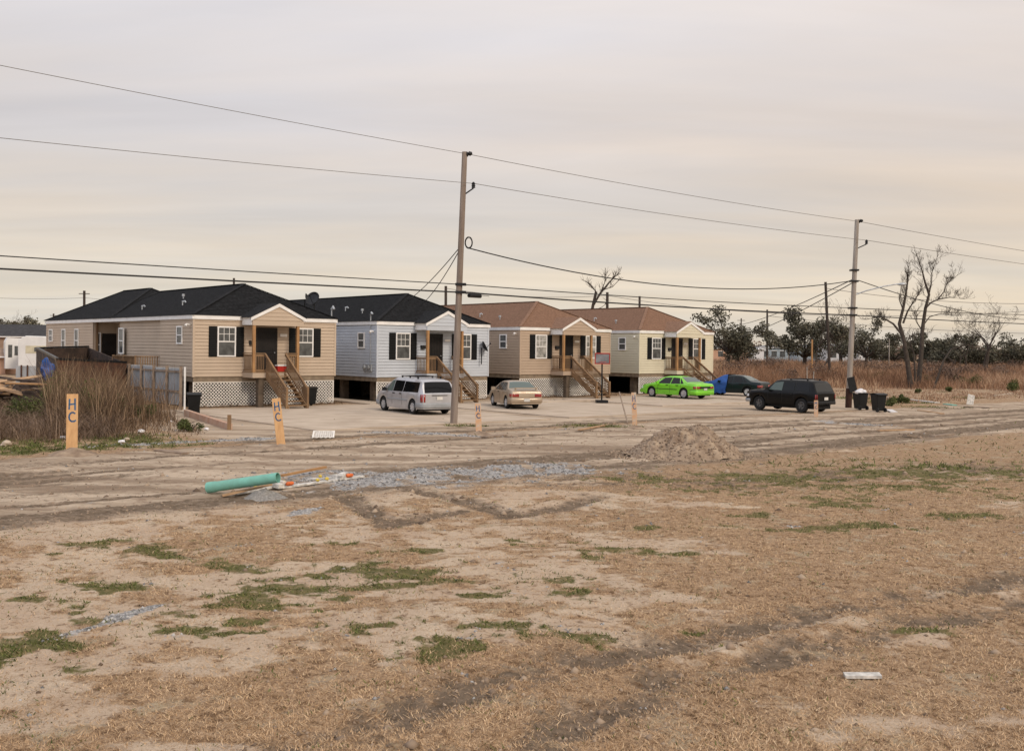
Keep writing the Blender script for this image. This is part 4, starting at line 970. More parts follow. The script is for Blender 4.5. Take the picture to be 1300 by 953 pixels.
# ------------------------------------------------------------------ orange survey stakes lettered HC
M['stake'] = mat('stake_orange', (0.70, 0.44, 0.22), 0.85, 0.0, 3.0, stretch=(3, 3, .8), col2=(0.50, 0.28, 0.13), detail=8, bump=.2)
M['stake_worn'] = mat('stake_worn', (0.66, 0.30, 0.10), 0.8, 0.0, 5.0, stretch=(1, 1, 1), col2=(0.50, 0.47, 0.40), bump=.2, detail=8)
M['blue_paint'] = mat('blue_spray', (0.05, 0.14, 0.28), 0.7, 0.25, 18)
def stroke(mb, pts, w, y):
    pts = [Vector((x, y, z)) for x, z in pts]
    for a, b in zip(pts[:-1], pts[1:]):
        d = (b - a).normalized() * w * .35; mb.beam(a - d, b + d, w, .006, up=(0, 1, 0))
def stake(px, pyb, pyt, pxt, w, label, m='stake', bury=.12):
    b = gr(px, pyb); b = on(b); h = (at(px, pyt, b.y).z - b.z) / 1.0; top = at(pxt, pyt, b.y)
    e_ = empty('survey_stake', b, 0, label, 'stake', 'orange stakes marked HC along the road')
    lean = math.atan2(top.x - b.x, h); az = math.atan2(b.x, b.y)
    e_.rotation_euler = (0, lean, -az)
    q = MB(); q.box(-w / 2, -.02, -.2, w / 2, .02, h); bo = q.build('board', M[m], e_)
    bv = bo.modifiers.new('bevel', 'BEVEL'); bv.width = .004
    sy = h - .07 - .0; lw = w * .14; hh = .30 * (h / 1.7); x0, x1 = -w * .27, w * .24
    q = MB(); y = -.022; z1 = h - .09 * h; z0 = z1 - hh
    stroke(q, [(x0, z0 + .02), (x0 + .01, z1)], lw, y); stroke(q, [(x1, z0), (x1 - .005, z1 + .01)], lw, y); stroke(q, [(x0, (z0 + z1) / 2), (x1, (z0 + z1) / 2 + .02)], lw, y)
    zc = z0 - .06 - hh / 2; q2 = []
    for k in range(11):
        a = R(50 + 260 * k / 10); q2.append((.01 + w * .30 * math.cos(a) + (0.02 if k > 8 else 0), zc + hh * .44 * math.sin(a)))
    stroke(q, q2, lw, y); q.build('lettering', M['blue_paint'], e_)
    return e_
stake(91, 575, 500, 92, .31, 'upright orange board marked HC in blue, leftmost and largest, before the weeds')
stake(357, 565, 505, 350.5, .27, 'orange board marked HC leaning left, in front of the tan house stairs')
stake(608, 549, 512, 606.5, .22, 'peeling orange and white stake marked HC beside the brown utility pole', 'stake_worn')
stake(806, 541, 498, 804.5, .20, 'worn stake marked HC with whitish top, near the dirt mound', 'stake_worn')
stake(1036, 529, 508, 1036, .19, 'short pale stake marked HC in front of the black SUV tail', 'stake_worn')

# ------------------------------------------------------------------ dirt mound
M['moundsoil'] = mat('mound_soil', (0.40, 0.305, 0.215), 0.95, 0.0, 2.6, col2=(0.15, 0.10, 0.068), bump=1.0, bscale=14, detail=9)
mc = gr(864, 577)
nr, na = 70, 160; v = []; 
aa, rrr = np.meshgrid(np.linspace(0, 2 * np.pi, na, endpoint=False), np.linspace(0, 1, nr), indexing='ij')
ox = np.cos(aa) * rrr * 1.95 * (1 + .12 * np.sin(aa * 3 + 1) + .05 * np.sin(aa * 7)); oy = np.sin(aa) * rrr * 1.5 * (1 + .1 * np.sin(aa * 2))
px_, py_ = mc.x + ox, mc.y + oy
prof = .96 * np.clip(1 - np.hypot((ox + .1) / 1.75, oy / 1.5), 0, 1) ** .92
dbl = np.minimum(np.maximum(prof, .98 * np.clip(1 - np.hypot((ox - .6) / 1.3, (oy - .1) / 1.3), 0, 1) ** .8), .88)
zz = dbl * 1.0 + (fbm(px_ * 2.2, py_ * 2.2, 91) - .5) * .34 * np.clip(dbl * 3, 0, 1) + (fbm(px_ * 7, py_ * 7, 93) - .5) * .15 * np.clip(dbl * 5, 0, 1) + (fbm(px_ * 20, py_ * 20, 95, 2) - .5) * .05 * np.clip(dbl * 5, 0, 1)
zz = zz + ground_z(px_, py_) - .05 * rrr ** 4
vv = np.stack([px_, py_, zz], -1).reshape(-1, 3); ii = np.arange(na * nr).reshape(na, nr)
jj = np.roll(ii, -1, axis=0); ff = np.stack([ii[:, :-1], ii[:, 1:], jj[:, 1:], jj[:, :-1]], -1).reshape(-1, 4)
mo = rawmesh('dirt_mound', vv, ff, M['moundsoil'], smooth=True); tag(mo, 'heap of brown sandy soil dumped on the dirt road', 'dirt pile')

for (px_, py_, r_, h_, lab) in ((93, 577, .75, .17, 'small soil heap round the foot of the largest stake'), (359, 568, .8, .13, 'small soil heap round the foot of the leaning stake'), (609, 551, .6, .12, 'small soil heap round the foot of the peeling stake'), (807, 543, .5, .10, 'small soil heap round the foot of the worn stake by the mound')):
    c0 = gr(px_, py_); aa, rrr = np.meshgrid(np.linspace(0, 2 * np.pi, 40, endpoint=False), np.linspace(0, 1, 16), indexing='ij')
    X_, Y_ = c0.x + np.cos(aa) * rrr * r_, c0.y + np.sin(aa) * rrr * r_
    Z_ = ground_z(X_, Y_) + h_ * (1 - rrr ** 1.3) * (.5 + fbm(X_ * 5, Y_ * 5, 97)) - .03 * rrr ** 3
    ii = np.arange(640).reshape(40, 16); jj = np.roll(ii, -1, axis=0)
    tag(rawmesh('soil_heap', np.stack([X_, Y_, Z_], -1).reshape(-1, 3), np.stack([ii[:, :-1], ii[:, 1:], jj[:, 1:], jj[:, :-1]], -1).reshape(-1, 4), M['moundsoil'], smooth=True), lab, 'dirt pile')

# ------------------------------------------------------------------ pipe, barricade boards, planks in the foreground
M['pipe'] = mat('pipe_teal', (0.19, 0.47, 0.385), 0.6, 0.0, 5, col2=(.16, .34, .275), detail=9); M['pipe_in'] = mat('pipe_inside', (0.10, 0.30, 0.25), 0.7, .1)
a_ = on(gr(264, 627)); a_.z += .12; b_ = at(353, 606, a_.y - .45)
hx, hy = b_.x - .28, b_.y + .12                       # gravel heap the far end rests on
aa, rrr = np.meshgrid(np.linspace(0, 2 * np.pi, 60, endpoint=False), np.linspace(0, 1, 26), indexing='ij')
X_, Y_ = hx + np.cos(aa) * rrr * .5, hy + np.sin(aa) * rrr * .42
Z_ = ground_z(X_, Y_) + max(.05, b_.z - .19) * (1 - rrr ** 1.4) * (.85 + .4 * (fbm(X_ * 5, Y_ * 5, 97) - .5)) + (fbm(X_ * 22, Y_ * 22, 98, 2) - .5) * .05 * (1 - rrr) - .03 * rrr ** 3
ii = np.arange(60 * 26).reshape(60, 26); jj = np.roll(ii, -1, axis=0)
tag(rawmesh('gravel_heap', np.stack([X_, Y_, Z_], -1).reshape(-1, 3), np.stack([ii[:, :-1], ii[:, 1:], jj[:, 1:], jj[:, :-1]], -1).reshape(-1, 4), mat('gravel_grey', (.36, .34, .31), .95, 0, 26, col2=(.16, .145, .13), bump=1.0, bscale=40), smooth=True), 'low grey gravel heap under the raised end of the teal pipe', 'gravel pile')
d_ = (b_ - a_).normalized(); Lp = (b_ - a_).length
q = MB(); q.lathe([(.118, 0), (.118, .18), (.108, .22), (.108, Lp), (.098, Lp), (.098, 0), (.118, 0)], a_, d_, 28)
o = q.build('sewer_pipe', M['pipe'], smooth=40); tag(o, 'teal green plastic pipe lying on the gravel in the foreground', 'pipe')
M['paint_white'] = mat('white_board', (0.60, 0.57, 0.52), .7, .28, 9); M['orange_pl'] = mat('orange_plastic', (0.66, 0.15, 0.04), .6, .2, 12); M['yellow_pl'] = mat('yellow_plastic', (0.55, 0.40, 0.06), .6, .2, 12)
M['plank'] = mat('plank_wood', (0.50, 0.33, 0.19), .8, 0, 4, col2=(.30, .18, .10), bump=.2)
M['scrap'] = mat('scrap_wood', (0.34, 0.26, 0.19), .9, 0, 4, col2=(.16, .11, .08), bump=.3)
def board(a, b, w, t, m, name, label, cat, group=None, lift=0.0, tilt=0.0):
    a, b = on(a), on(b); a.z += t / 2 + .01 + lift; b.z += t / 2 + .01 + tilt
    q = MB(); q.beam(a, b, w, t); o = q.build(name, M[m] if isinstance(m, str) else m); tag(o, label, cat, group); return o
board(gr(282, 630), gr(345, 627), .12, .04, 'plank', 'plank', 'brown plank lying against the teal pipe', 'plank', tilt=.2)
board(gr(358, 608), gr(413, 598), .09, .05, 'lumber_new', 'plank', 'thin orange-brown stick behind the end of the teal pipe', 'plank', lift=.10, tilt=.08)
def barricade(a, b, label, lights):
    a, b = on(a), on(b); a.z += .05; b.z += .06
    mid = (a + b) / 2; e_ = empty('barricade_board', a, 0, label, 'barricade board', 'white barricade boards lying by the pipe')
    b0 = b - a; q = MB(); q.beam(Vector((0, 0, 0)), b0, .16, .035); q.build('board', M['paint_white'], e_)
    d = b0.normalized(); n = Vector((-d.y, d.x, 0))
    for f, kind in lights:
        p = b0 * f
        q = MB()
        if kind == 'o': q.lathe([(.001, 0), (.035, .01), (.045, .04), (.045, .16), (.03, .2), (.001, .21)], p + Vector((0, 0, .07)) - n * .05, d, 12); q.build('orange_lamp', M['orange_pl'], e_, smooth=40)
        elif kind == 'y': q.lathe([(.001, 0), (.04, .01), (.048, .03), (.035, .055), (.001, .06)], p + Vector((0, 0, .03)), Vector((.2, -.3, 1)), 12); q.build('yellow_lamp', M['yellow_pl'], e_, smooth=40)
        else: q.beam(p - n * .14 + Vector((0, 0, .05)), p + n * .14 + Vector((0, 0, .07)), .16, .09); q.build('bracket', M['paint_white'], e_)
barricade(gr(298, 627), gr(362, 619), 'white barricade board with yellow lamps nearest the teal pipe', [(.4, 'y'), (.5, 'y'), (.97, 'y'), (.88, 'w')])
barricade(gr(352, 622), gr(460, 608), 'longest white barricade board with two orange lamps', [(.0, 'w'), (.08, 'o'), (.70, 'w'), (.78, 'o'), (.45, 'y'), (.56, 'y')])
barricade(gr(392, 608), gr(440, 611), 'short white barricade board with yellow lamps lying furthest from the pipe', [(.3, 'y'), (.7, 'y'), (.9, 'w')])
board(gr(1072, 856), gr(1118, 858), .12, .03, 'paint_white', 'plank', 'weathered white board scrap in the near grass, bottom right', 'plank')

# ------------------------------------------------------------------ wheelie bins
M['bin'] = mat('bin_black', (0.007, 0.008, 0.009), .5, .2, 3); M['bag'] = mat('bag_white', (0.72, 0.70, 0.70), .35, .1, 6, bump=.5, bscale=8)
def wheelie(loc, rz, label, lid=True, tilt=0):
    e_ = empty('wheelie_bin', loc, rz, label, 'bin', 'black wheelie bins'); e_.rotation_euler = (tilt, 0, rz)
    q = MB(); a, b = .22, .29; h = .95
    vs = [(sx * a, sy * a * 1.1, .08) for sx, sy in ((-1, -1), (1, -1), (1, 1), (-1, 1))] + [(sx * b, sy * b * 1.15, h) for sx, sy in ((-1, -1), (1, -1), (1, 1), (-1, 1))]
    q.add(vs, [(3, 2, 1, 0), (0, 1, 5, 4), (1, 2, 6, 5), (2, 3, 7, 6), (3, 0, 4, 7)]); q.box(-b - .02, -b * 1.15 - .02, h - .05, b + .02, b * 1.15 + .02, h)
    o = q.build('bin_body', M['bin'], e_); bv = o.modifiers.new('bevel', 'BEVEL'); bv.width = .025; bv.segments = 3
    if lid:
        q = MB(); n = 6; vs = []
        for i in range(n + 1):
            y = -b * 1.15 - .04 + (2 * b * 1.15 + .1) * i / n; z = h + .01 + .06 * math.sin(math.pi * i / n); vs += [(-b - .03, y, z), (b + .03, y, z)]
        q.add(vs + [(x, y, z - .03) for x, y, z in vs], [(2 * i, 2 * i + 1, 2 * i + 3, 2 * i + 2) for i in range(n)] + [(14 + 2 * i + 2, 14 + 2 * i + 3, 14 + 2 * i + 1, 14 + 2 * i) for i in range(n)] + [(0, 14, 15, 1), (12, 13, 27, 26)]
              + [(2 * i, 2 * i + 2, 16 + 2 * i, 14 + 2 * i) for i in range(n)] + [(2 * i + 1, 15 + 2 * i, 17 + 2 * i, 2 * i + 3) for i in range(n)])
        q.build('lid', M['bin'], e_)
    q = MB(); q.tube([(-b, b * 1.15 + .06, h - .02), (b, b * 1.15 + .06, h - .02)], .018, 8); q.build('handle', M['bin'], e_)
    for sx in (-1, 1):
        q = MB(); q.lathe([(.001, -.03), (.12, -.03), (.13, 0), (.12, .03), (.001, .03)], (sx * .24, .27, .12), (1, 0, 0), 16); q.build('wheel', M['rubber'], e_)
    return e_
bA = on(gr(1092, 519.5)); bB = on(gr(1115, 522))
wheelie(bA, R(200), 'black wheelie bin by the pale pole with white bags piled on top', lid=False); wheelie(bB, R(195), 'closed black wheelie bin, right one of the pair by the pale pole')
q = MB()
for cx, cy, cz, r in ((-.12, -.1, .98, .22), (.14, .0, 1.0, .2), (0, .12, .99, .21), (.02, -.02, 1.08, .17)):
    n = 10
    vs = []
    for i in range(n + 1):
        for k in range(14):
            th = math.pi * i / n; ph = 2 * math.pi * k / 14; rr_ = r * (1 + random.uniform(-.12, .12)); vs.append((cx + rr_ * math.sin(th) * math.cos(ph), cy + rr_ * math.sin(th) * math.sin(ph), cz + .6 * rr_ * math.cos(th)))
    q.add(vs, [(i * 14 + k, i * 14 + (k + 1) % 14, (i + 1) * 14 + (k + 1) % 14, (i + 1) * 14 + k) for i in range(n) for k in range(14)])
o = q.build('rubbish_bags', M['bag'], loc=bA, smooth=70); tag(o, 'white rubbish bags heaped on the open wheelie bin', 'rubbish bags')
wheelie(on(gr(246, 526)), R(20), 'scuffed black wheelie bin at the end of the metal fence', tilt=R(4))
wheelie(on(gr(393, 514.5)), R(40), 'black wheelie bin behind the stairs of the leftmost house')

# ------------------------------------------------------------------ basketball hoop
hb = gr(764, 511); Yh = hb.y; e_ = empty('basketball_hoop', hb, 0, 'portable basketball hoop with red-edged grey backboard by the stairs', 'basketball hoop')
q = MB(); q.box(-.35, -.3, 0, .35, .5, .15); q.build('base', M['black'], e_)
q = MB(); q.tube([(0, .1, .1), (0, .1, 2.2), (0, .0, 2.45)], .045, 8); q.build('pole', M['black'], e_)
bt = at(764, 455, Yh).z
q = MB(); q.box(-.42, -.1, bt - .3, .42, -.07, bt + .3); bb = q.build('backboard', mat('backboard', (.20, .20, .21), .4, .2), e_)
q = MB()
for x0, z0, x1, z1 in ((-.45, bt + .27, .45, bt + .33), (-.45, bt - .33, .45, bt - .27), (-.45, bt - .27, -.40, bt + .27), (.40, bt - .27, .45, bt + .27)): q.box(x0, -.12, z0, x1, -.06, z1)
q.build('frame', mat('red_frame', (.35, .03, .025), .5, .1), bb)
q = MB(); q.tube([(.2 * math.cos(a), -.34 + .2 * math.sin(a), bt - .2) for a in np.linspace(0, 2 * math.pi, 20)], .012, 6); q.build('rim', mat('rim_red', (.4, .05, .03), .5, .1), e_)

# red cooler on the first porch
q = MB(); q.box(-.26, -.16, 0, .26, .16, .28); e_ = empty('cooler', (0, 0, 0), R(40), 'small red cooler with white lid on the tan house porch', 'cooler')
q.build('body', mat('cooler_red', (.45, .03, .02), .4, .1), e_); q = MB(); q.box(-.27, -.17, .285, .27, .17, .36); q.build('lid', M['white_trim'], e_)
def hloc(o, u, l, z): return Vector(o) + Vector((u * CA - l * SA, u * SA + l * CA, z))
e_.location = hloc((-16, 51.4, 0), 4.35, -.95, 1.53 + .275)

# leaning sign boards behind the SUV
for k, (px_a, dx_, hh) in enumerate(((1025, -.02, 1.25), (1031, .12, 1.0))):
    b = gr(px_a, 509); q = MB(); q.beam((0, 0, 0), (dx_, .1, hh + .9), .12, .03); o = q.build('fence_picket', M['pole_pale'], loc=b)
    tag(o, ('taller grey picket standing behind the SUV roof rack', 'shorter grey picket leaning behind the SUV roof rack')[k], 'picket')
board(gr(786, 522) + Vector((0, 0, 0)), gr(797, 538), .05, .05, 'scrap', 'stick', 'thin brown stick poking up beside the worn stake', 'stick', lift=.95)

# ------------------------------------------------------------------ scraps along the right verge and the road
scr = [((1115, 546.5), (1160, 545), .15, 'plank', 'pale plank lying on the dirt road', 0), ((1167, 520.5), (1196, 525), .25, 'plank', 'fresh yellow plank on the verge right of the bins', 0),
       ((1152, 507), (1190, 511.5), .35, M['paint_white'], 'long pale green-white gutter piece in the weeds', 0), ((1200, 514), (1212, 515.5), .3, 'pipe', 'short pale green pipe scrap on the verge', 0),
       ((1122, 505), (1150, 508), .3, 'concrete', 'broken concrete edge piece behind the bins', 0), ((1183, 554), (1208, 552), .25, 'scrap', 'dark rotten board on the road, far right', 0),
       ((1149, 554), (1161, 554), .3, 'scrap', 'small dark clod of roots on the road', .05), ((1225, 516), (1258, 518), .3, 'scrap', 'grey board scraps beside the road bend', 0),
       ((1262, 503), (1285, 500), .3, 'concrete', 'grey broken slab at the far right verge', 0), ((1215, 512), (1232, 513), .3, 'plank', 'tan board lying under the white chair frame', 0),
       ((615, 555), (640, 552), .3, 'scrap', 'flat dark board in the mud by the peeling stake', 0), ((735, 547), (768, 541), .12, 'plank', 'bare branch lying in the green weeds by the road', .05),
       ((200, 572), (235, 575), .3, 'scrap', 'flat brown board on the gravel beside the largest stake', 0), ((1128, 521), (1135, 523), .35, M['bag'], 'white scrap of sheet behind the bins', 0),
       ((1087, 517), (1094, 519), .3, M['bag'], 'crumpled white paper at the foot of the bins', .05)]
for a_, b_, w_, m_, lab, lf in scr:
    board(gr(*a_), gr(*b_), w_, .05, m_, 'board_scrap', lab, 'scrap board', 'scraps lying along the road', lift=lf)
b = gr(1232, 514); q = MB(); q.beam((-.05, 0, 0), (.12, .12, .62), .42, .04, up=(0, 1, .2))
tag(q.build('panel_scrap', M['paint_white'], loc=b), 'small whitish panel leaning upright in the right verge debris', 'scrap panel')
# flat lattice scrap
q = MB(); lattice(q, 0, .75, 0, .9, 0, .15, .035); o = q.build('lattice_scrap', M['lattice']); p = gr(396, 556); 
o.matrix_world = Matrix.Translation(on(p) + Vector((0, 0, .05))) @ Matrix.Rotation(R(8), 4, 'Z') @ Matrix.Rotation(R(-80), 4, 'X'); tag(o, 'white lattice offcut lying flat in the mud right of the leaning stake', 'lattice panel')

# ------------------------------------------------------------------ left side: metal fence, rusty shed, debris, camper, far house
M['corr'] = mat('corrugated', (0.44, 0.45, 0.46), .5, 0, 1.6, metal=.2, col2=(.27, .275, .28), stretch=(1, 1, .5))
M['rust'] = mat('rusty_metal', (0.13, 0.058, 0.034), .85, 0, 2.2, col2=(.045, .03, .024), bump=.4)
M['darkwood'] = mat('dark_wood', (0.085, 0.055, 0.042), .85, 0, 2, col2=(.03, .022, .018), bump=.3)
fa_, fb_ = Vector((-15.75, 49.0, 0)), Vector((-21.3, 55.6, 0))
e_ = empty('metal_fence', fa_, 0, 'grey corrugated metal fence with brown posts left of the first house', 'fence')
L_ = (fb_ - fa_).length; d = (fb_ - fa_).normalized(); nrm = Vector((d.y, -d.x, 0)); nrm = nrm if nrm.dot(-fa_) > 0 else -nrm
npan = 5
for k in range(npan):
    q = MB(); a0, a1 = L_ * k / npan, L_ * (k + 1) / npan - .02; n = 28; zt_ = 2.05 + random.uniform(-.05, .05); z0_ = .25; vs = []
    for i in range(n + 1):
        p = d * (a0 + (a1 - a0) * i / n) + nrm * (.03 * math.cos(i * math.pi)); vs += [(p.x, p.y, z0_), (p.x, p.y, zt_)]
    q.add(vs, [(2 * i, 2 * i + 2, 2 * i + 3, 2 * i + 1) for i in range(n)]); q.build('corrugated_sheet', M['corr'], e_)
for k in range(npan + 1):
    q = MB(); p = d * (L_ * k / npan) + nrm * .08; q.box(p.x - .055, p.y - .055, -.1, p.x + .055, p.y + .055, 2.12); q.build('post', M['scrap'], e_)
q = MB(); 
for z in (.9, 1.85): q.beam(nrm * .07 + Vector((0, 0, z)), d * L_ + nrm * .07 + Vector((0, 0, z)), .05, .09)
q.build('rail', M['scrap'], e_)
q = MB(); q.box(.15, -.25, 0, .22, -.18, 2.1); q.build('white_post', M['white_trim'], e_)
# rusty roofless shed
e_ = empty('roofless_shed', at(90, 445, 54) * Vector((1, 1, 0)) if False else Vector((at(90, 445, 54).x, 54, 0)), 0, 'rusty roofless metal shed behind the weeds on the left', 'shed'); o0 = e_.location
cs = [at(73, 457, 50), at(47, 443, 58), at(112, 441, 62), at(160, 461, 54.5)]
def wallp(name, a, b, m, t=.08, corr=False):
    a, b = a - o0, b - o0; q = MB(); dd = (b - a); dd.z = 0; nn = Vector((-dd.y, dd.x, 0)).normalized() * t / 2; n = 40 if corr else 1; vs = []
    for i in range(n + 1):
        p = a.lerp(b, i / n); w_ = nn * (1 + (.6 * math.cos(i * math.pi) if corr else 0))
        vs += [(p.x + w_.x, p.y + w_.y, -.1), (p.x + w_.x, p.y + w_.y, p.z), (p.x - nn.x, p.y - nn.y, p.z), (p.x - nn.x, p.y - nn.y, -.1)]
    q.add(vs, [(4 * i + k, 4 * i + 4 + k, 4 * i + 4 + (k + 1) % 4, 4 * i + (k + 1) % 4) for i in range(n) for k in range(4)] + [(0, 1, 2, 3), (4 * n + 3, 4 * n + 2, 4 * n + 1, 4 * n)])
    q.build(name, m, e_)
wallp('front_wall', cs[0], cs[3], M['rust'], corr=True); wallp('side_wall', cs[0], cs[1], M['darkwood']); wallp('back_wall', cs[1], cs[2], M['darkwood']); wallp('right_wall', cs[2], cs[3], M['darkwood'])
q = MB(); 
for a, b in ((cs[0], cs[3]), (cs[0], cs[1]), (cs[1], cs[2])): q.beam(a - o0 + Vector((0, 0, .06)), b - o0 + Vector((0, 0, .06)), .14, .10)
q.build('top_rail', M['black'], e_)
# camper
M['camper'] = mat('camper_white', (0.68, 0.67, 0.65), .4, .06, 1)
def prismY(q, outline, y0, y1, mi=0):
    n = len(outline); q.add([(x, y0, z) for x, z in outline] + [(x, y1, z) for x, z in outline], [tuple(range(n))[::-1], tuple(range(n, 2 * n))] + [(i, (i + 1) % n, n + (i + 1) % n, n + i) for i in range(n)], mi)
cb = Vector((at(41, 440, 96).x, 96, 0)); e_ = empty('camper_trailer', cb, R(4), 'white camper trailer parked between the shed and the far house', 'camper')
q = MB(); prismY(q, [(-1.3, .6), (2.6, .6), (2.6, 3.7), (-.6, 3.78), (-1.25, 3.45), (-1.3, 3.2)], 0, 2.4); o = q.build('body', M['camper'], e_); bv = o.modifiers.new('bevel', 'BEVEL'); bv.width = .08; bv.segments = 2
q = MB(); q.box(-.6, -.03, 2.15, 1.7, -.005, 2.85); q.build('stripe_panel', mat('beige_panel', (.55, .50, .36), .5, .1), e_)
q = MB(); q.box(.2, -.05, 2.3, 1.1, -.035, 2.7); q.build('window', M['pane'], e_)
for x in (.4, 1.2):
    q = MB(); q.lathe([(.001, -.1), (.36, -.1), (.38, 0), (.36, .1), (.001, .1)], (x, .15, .38), (0, 1, 0), 18); q.build('wheel', M['rubber'], e_)
cb = Vector((at(17, 440, 99).x, 99, 0)); e_ = empty('camper_trailer', cb, R(30), 'small white camper end with dark windows, left of the bigger camper', 'camper')
q = MB(); prismY(q, [(-.7, .6), (.6, .6), (.6, 3.55), (-.5, 3.6), (-.7, 3.2)], 0, 2.4); o = q.build('body', M['camper'], e_)
q = MB(); q.box(-.45, -.03, 1.7, -.1, -.005, 2.9); q.box(.1, -.03, 1.9, .4, -.005, 2.8); q.build('window', M['pane'], e_)
# simple low far houses
def far_house(px0, px1, ytop, yeave, Y, wallm, roofm, label, depth=8, windows=2, rz=0):
    a, b = at(px0, 440, Y), at(px1, 440, Y); w = (b - a).length; zr = at((px0 + px1) / 2, ytop, Y).z; zev = at((px0 + px1) / 2, yeave, Y).z
    e_ = empty('far_house', Vector(((a.x + b.x) / 2, Y, 0)), rz, label, 'house'); h = w / 2
    q = MB(); q.box(-h, 0, 0, h, depth, zev); q.build('wall', wallm, e_)
    q = MB(); o = .4
    q.add([(-h - o, -o, zev), (h + o, -o, zev), (h + o, depth + o, zev), (-h - o, depth + o, zev), (-h + 1.5, depth / 2, zr), (h - 1.5, depth / 2, zr)], [(0, 1, 5, 4), (1, 2, 5), (2, 3, 4, 5), (3, 0, 4), (3, 2, 1, 0)]); q.build('roof', roofm, e_)
    for i in range(windows):
        x = -h + w * (i + .7) / (windows + .4); q = MB(); q.box(x - .6, -.04, zev * .45, x + .6, -.002, zev * .8); q.build('window', M['pane'], e_)
        q = MB(); q.box(x - .7, -.06, zev * .8, x + .7, -.0, zev * .8 + .1); q.build('window_trim', M['white_trim'], e_)
    q = MB(); q.box(-h - o, -o - .04, zev - .12, h + o, -o - .0, zev + .02); q.build('fascia', M['white_trim'], e_)
    return e_
M['far_tan'] = mat('far_tan', (.30, .20, .14), .8, .1, 1); M['far_grey'] = mat('far_grey', (.30, .35, .38), .7, .1, 1); M['far_pink'] = mat('far_pink', (.50, .30, .20), .8, .1, 1); M['far_white'] = mat('far_white', (.62, .62, .62), .7, .1, 1)
M['far_roof'] = mat('far_roof', (.045, .043, .045), .9, .2, 2); M['far_roof_grey'] = mat('far_roof_grey', (.17, .17, .175), .9, .2, 2)
far_house(-40, 58, 411, 427, 150, M['far_tan'], M['far_roof'], 'brown house with dark roof beyond the campers', 9)
far_house(-60, 7, 440, 452, 100, M['far_pink'], M['far_tan'], 'low orange-tan shed at the left edge of the photo', 3, 0)
far_house(330, 392, 375, 388, 95, M['siding_tan'], M['roof_black'], 'black-roofed house mostly hidden behind the leftmost house', 12, 1, R(40))
far_house(965, 1001, 438.5, 441, 235, M['far_grey'], M['far_roof_grey'], 'long blue-grey mobile home beyond the brush field', 6, 3)
far_house(1012, 1042, 437, 441, 225, M['far_grey'], M['far_roof_grey'], 'grey mobile home behind the leaning dark pole', 6, 2)
far_house(1050, 1078, 436.5, 440.5, 215, M['far_white'], M['far_roof_grey'], 'pale mobile home just left of the pale pole', 6, 2)
far_house(905, 925, 439, 442, 240, M['far_pink'], M['far_roof'], 'low tan building right of the cream house', 6, 1)
far_house(944, 962, 439.5, 442, 250, M['far_pink'], M['far_roof_grey'], 'small pinkish building behind the far oak', 6, 1)
far_house(957, 970, 441, 443, 228, M['far_white'], M['far_white'], 'tiny white shed beside the blue-grey mobile home', 5, 0)
far_house(1090, 1120, 440, 443, 240, M['far_white'], M['far_roof_grey'], 'white low building right of the pale pole', 6, 2)
# debris pile: planks
pc = Vector((at(18, 440, 50).x, 50, 0))
for k in range(44):
    a = R(random.uniform(-35, 35)); L_ = random.uniform(1.2, 3.2); c_ = pc + Vector((random.uniform(-2.6, 2.2), random.uniform(-1.6, 1.6), 0)); z = .5 + random.random() * 1.25 * max(0, 1 - abs(c_.x - pc.x) / 5)
    q = MB(); dd = Vector((math.cos(a), math.sin(a) * .6, random.uniform(-.25, .25))) * L_ / 2; q.beam(-dd, dd, random.uniform(.10, .3), .05, up=(0, random.uniform(-.8, .2), 1))
    o = q.build('salvaged_plank', M[random.choice(['plank', 'scrap', 'plank', 'lumber_new', 'darkwood'])], loc=c_ + Vector((0, 0, z))); tag(o, 'weathered board in the tangled salvage heap at the left edge', 'plank', 'boards of the salvage heap')
def blob(name, c, rx, ry, rz, m, label, cat, amp=.3, seed=0, n=18):
    vs = []
    for i in range(n + 1):
        for k in range(24):
            th = math.pi * i / n; ph = 2 * math.pi * k / 24; x, y, z = math.sin(th) * math.cos(ph), math.sin(th) * math.sin(ph), math.cos(th)
            r = 1 + amp * (float(fbm(np.array([x * 1.7 + 5 + seed]), np.array([y * 1.7 + z * 2.1 + 9]), seed)[0]) - .5) * 2; vs.append((x * rx * r, y * ry * r, max(-c.z, z * rz * r)))
    q = MB(); q.add(vs, [(i * 24 + k, i * 24 + (k + 1) % 24, (i + 1) * 24 + (k + 1) % 24, (i + 1) * 24 + k) for i in range(n) for k in range(24)])
    return tag(q.build(name, m, loc=c, smooth=50), label, cat)
blob('tarp', at(60, 470, 49.5), .30, .25, .48, M['tarp'], 'torn blue tarp bundled against the rusty shed', 'tarp', .7, 5)
blob('scrap_heap', Vector((at(50, 500, 49.5).x, 49.5, .5)), 1.1, .7, .8, M['darkwood'], 'dark heap of junk under the blue tarp', 'junk heap', .7, 8)
blob('scrap_heap', Vector((pc.x, pc.y + .5, .3)), 3.0, 1.2, .55, M['darkwood'], 'dark earth and rubble under the salvaged boards', 'junk heap', .5, 11)
e_ = empty('board_fence', Vector((at(33, 440, 62).x, 62, 0)), 0, 'grey gate panels with red posts below the campers', 'fence')
q = MB(); q.box(-.6, 0, 0, 1.2, .04, 1.75); q.build('panel', M['corr'], e_)
for x in (-.25, .12, .75): q = MB(); q.box(x - .04, -.06, 0, x + .04, -.005, 1.8); q.build('post', M['rust'], e_)
e_ = None
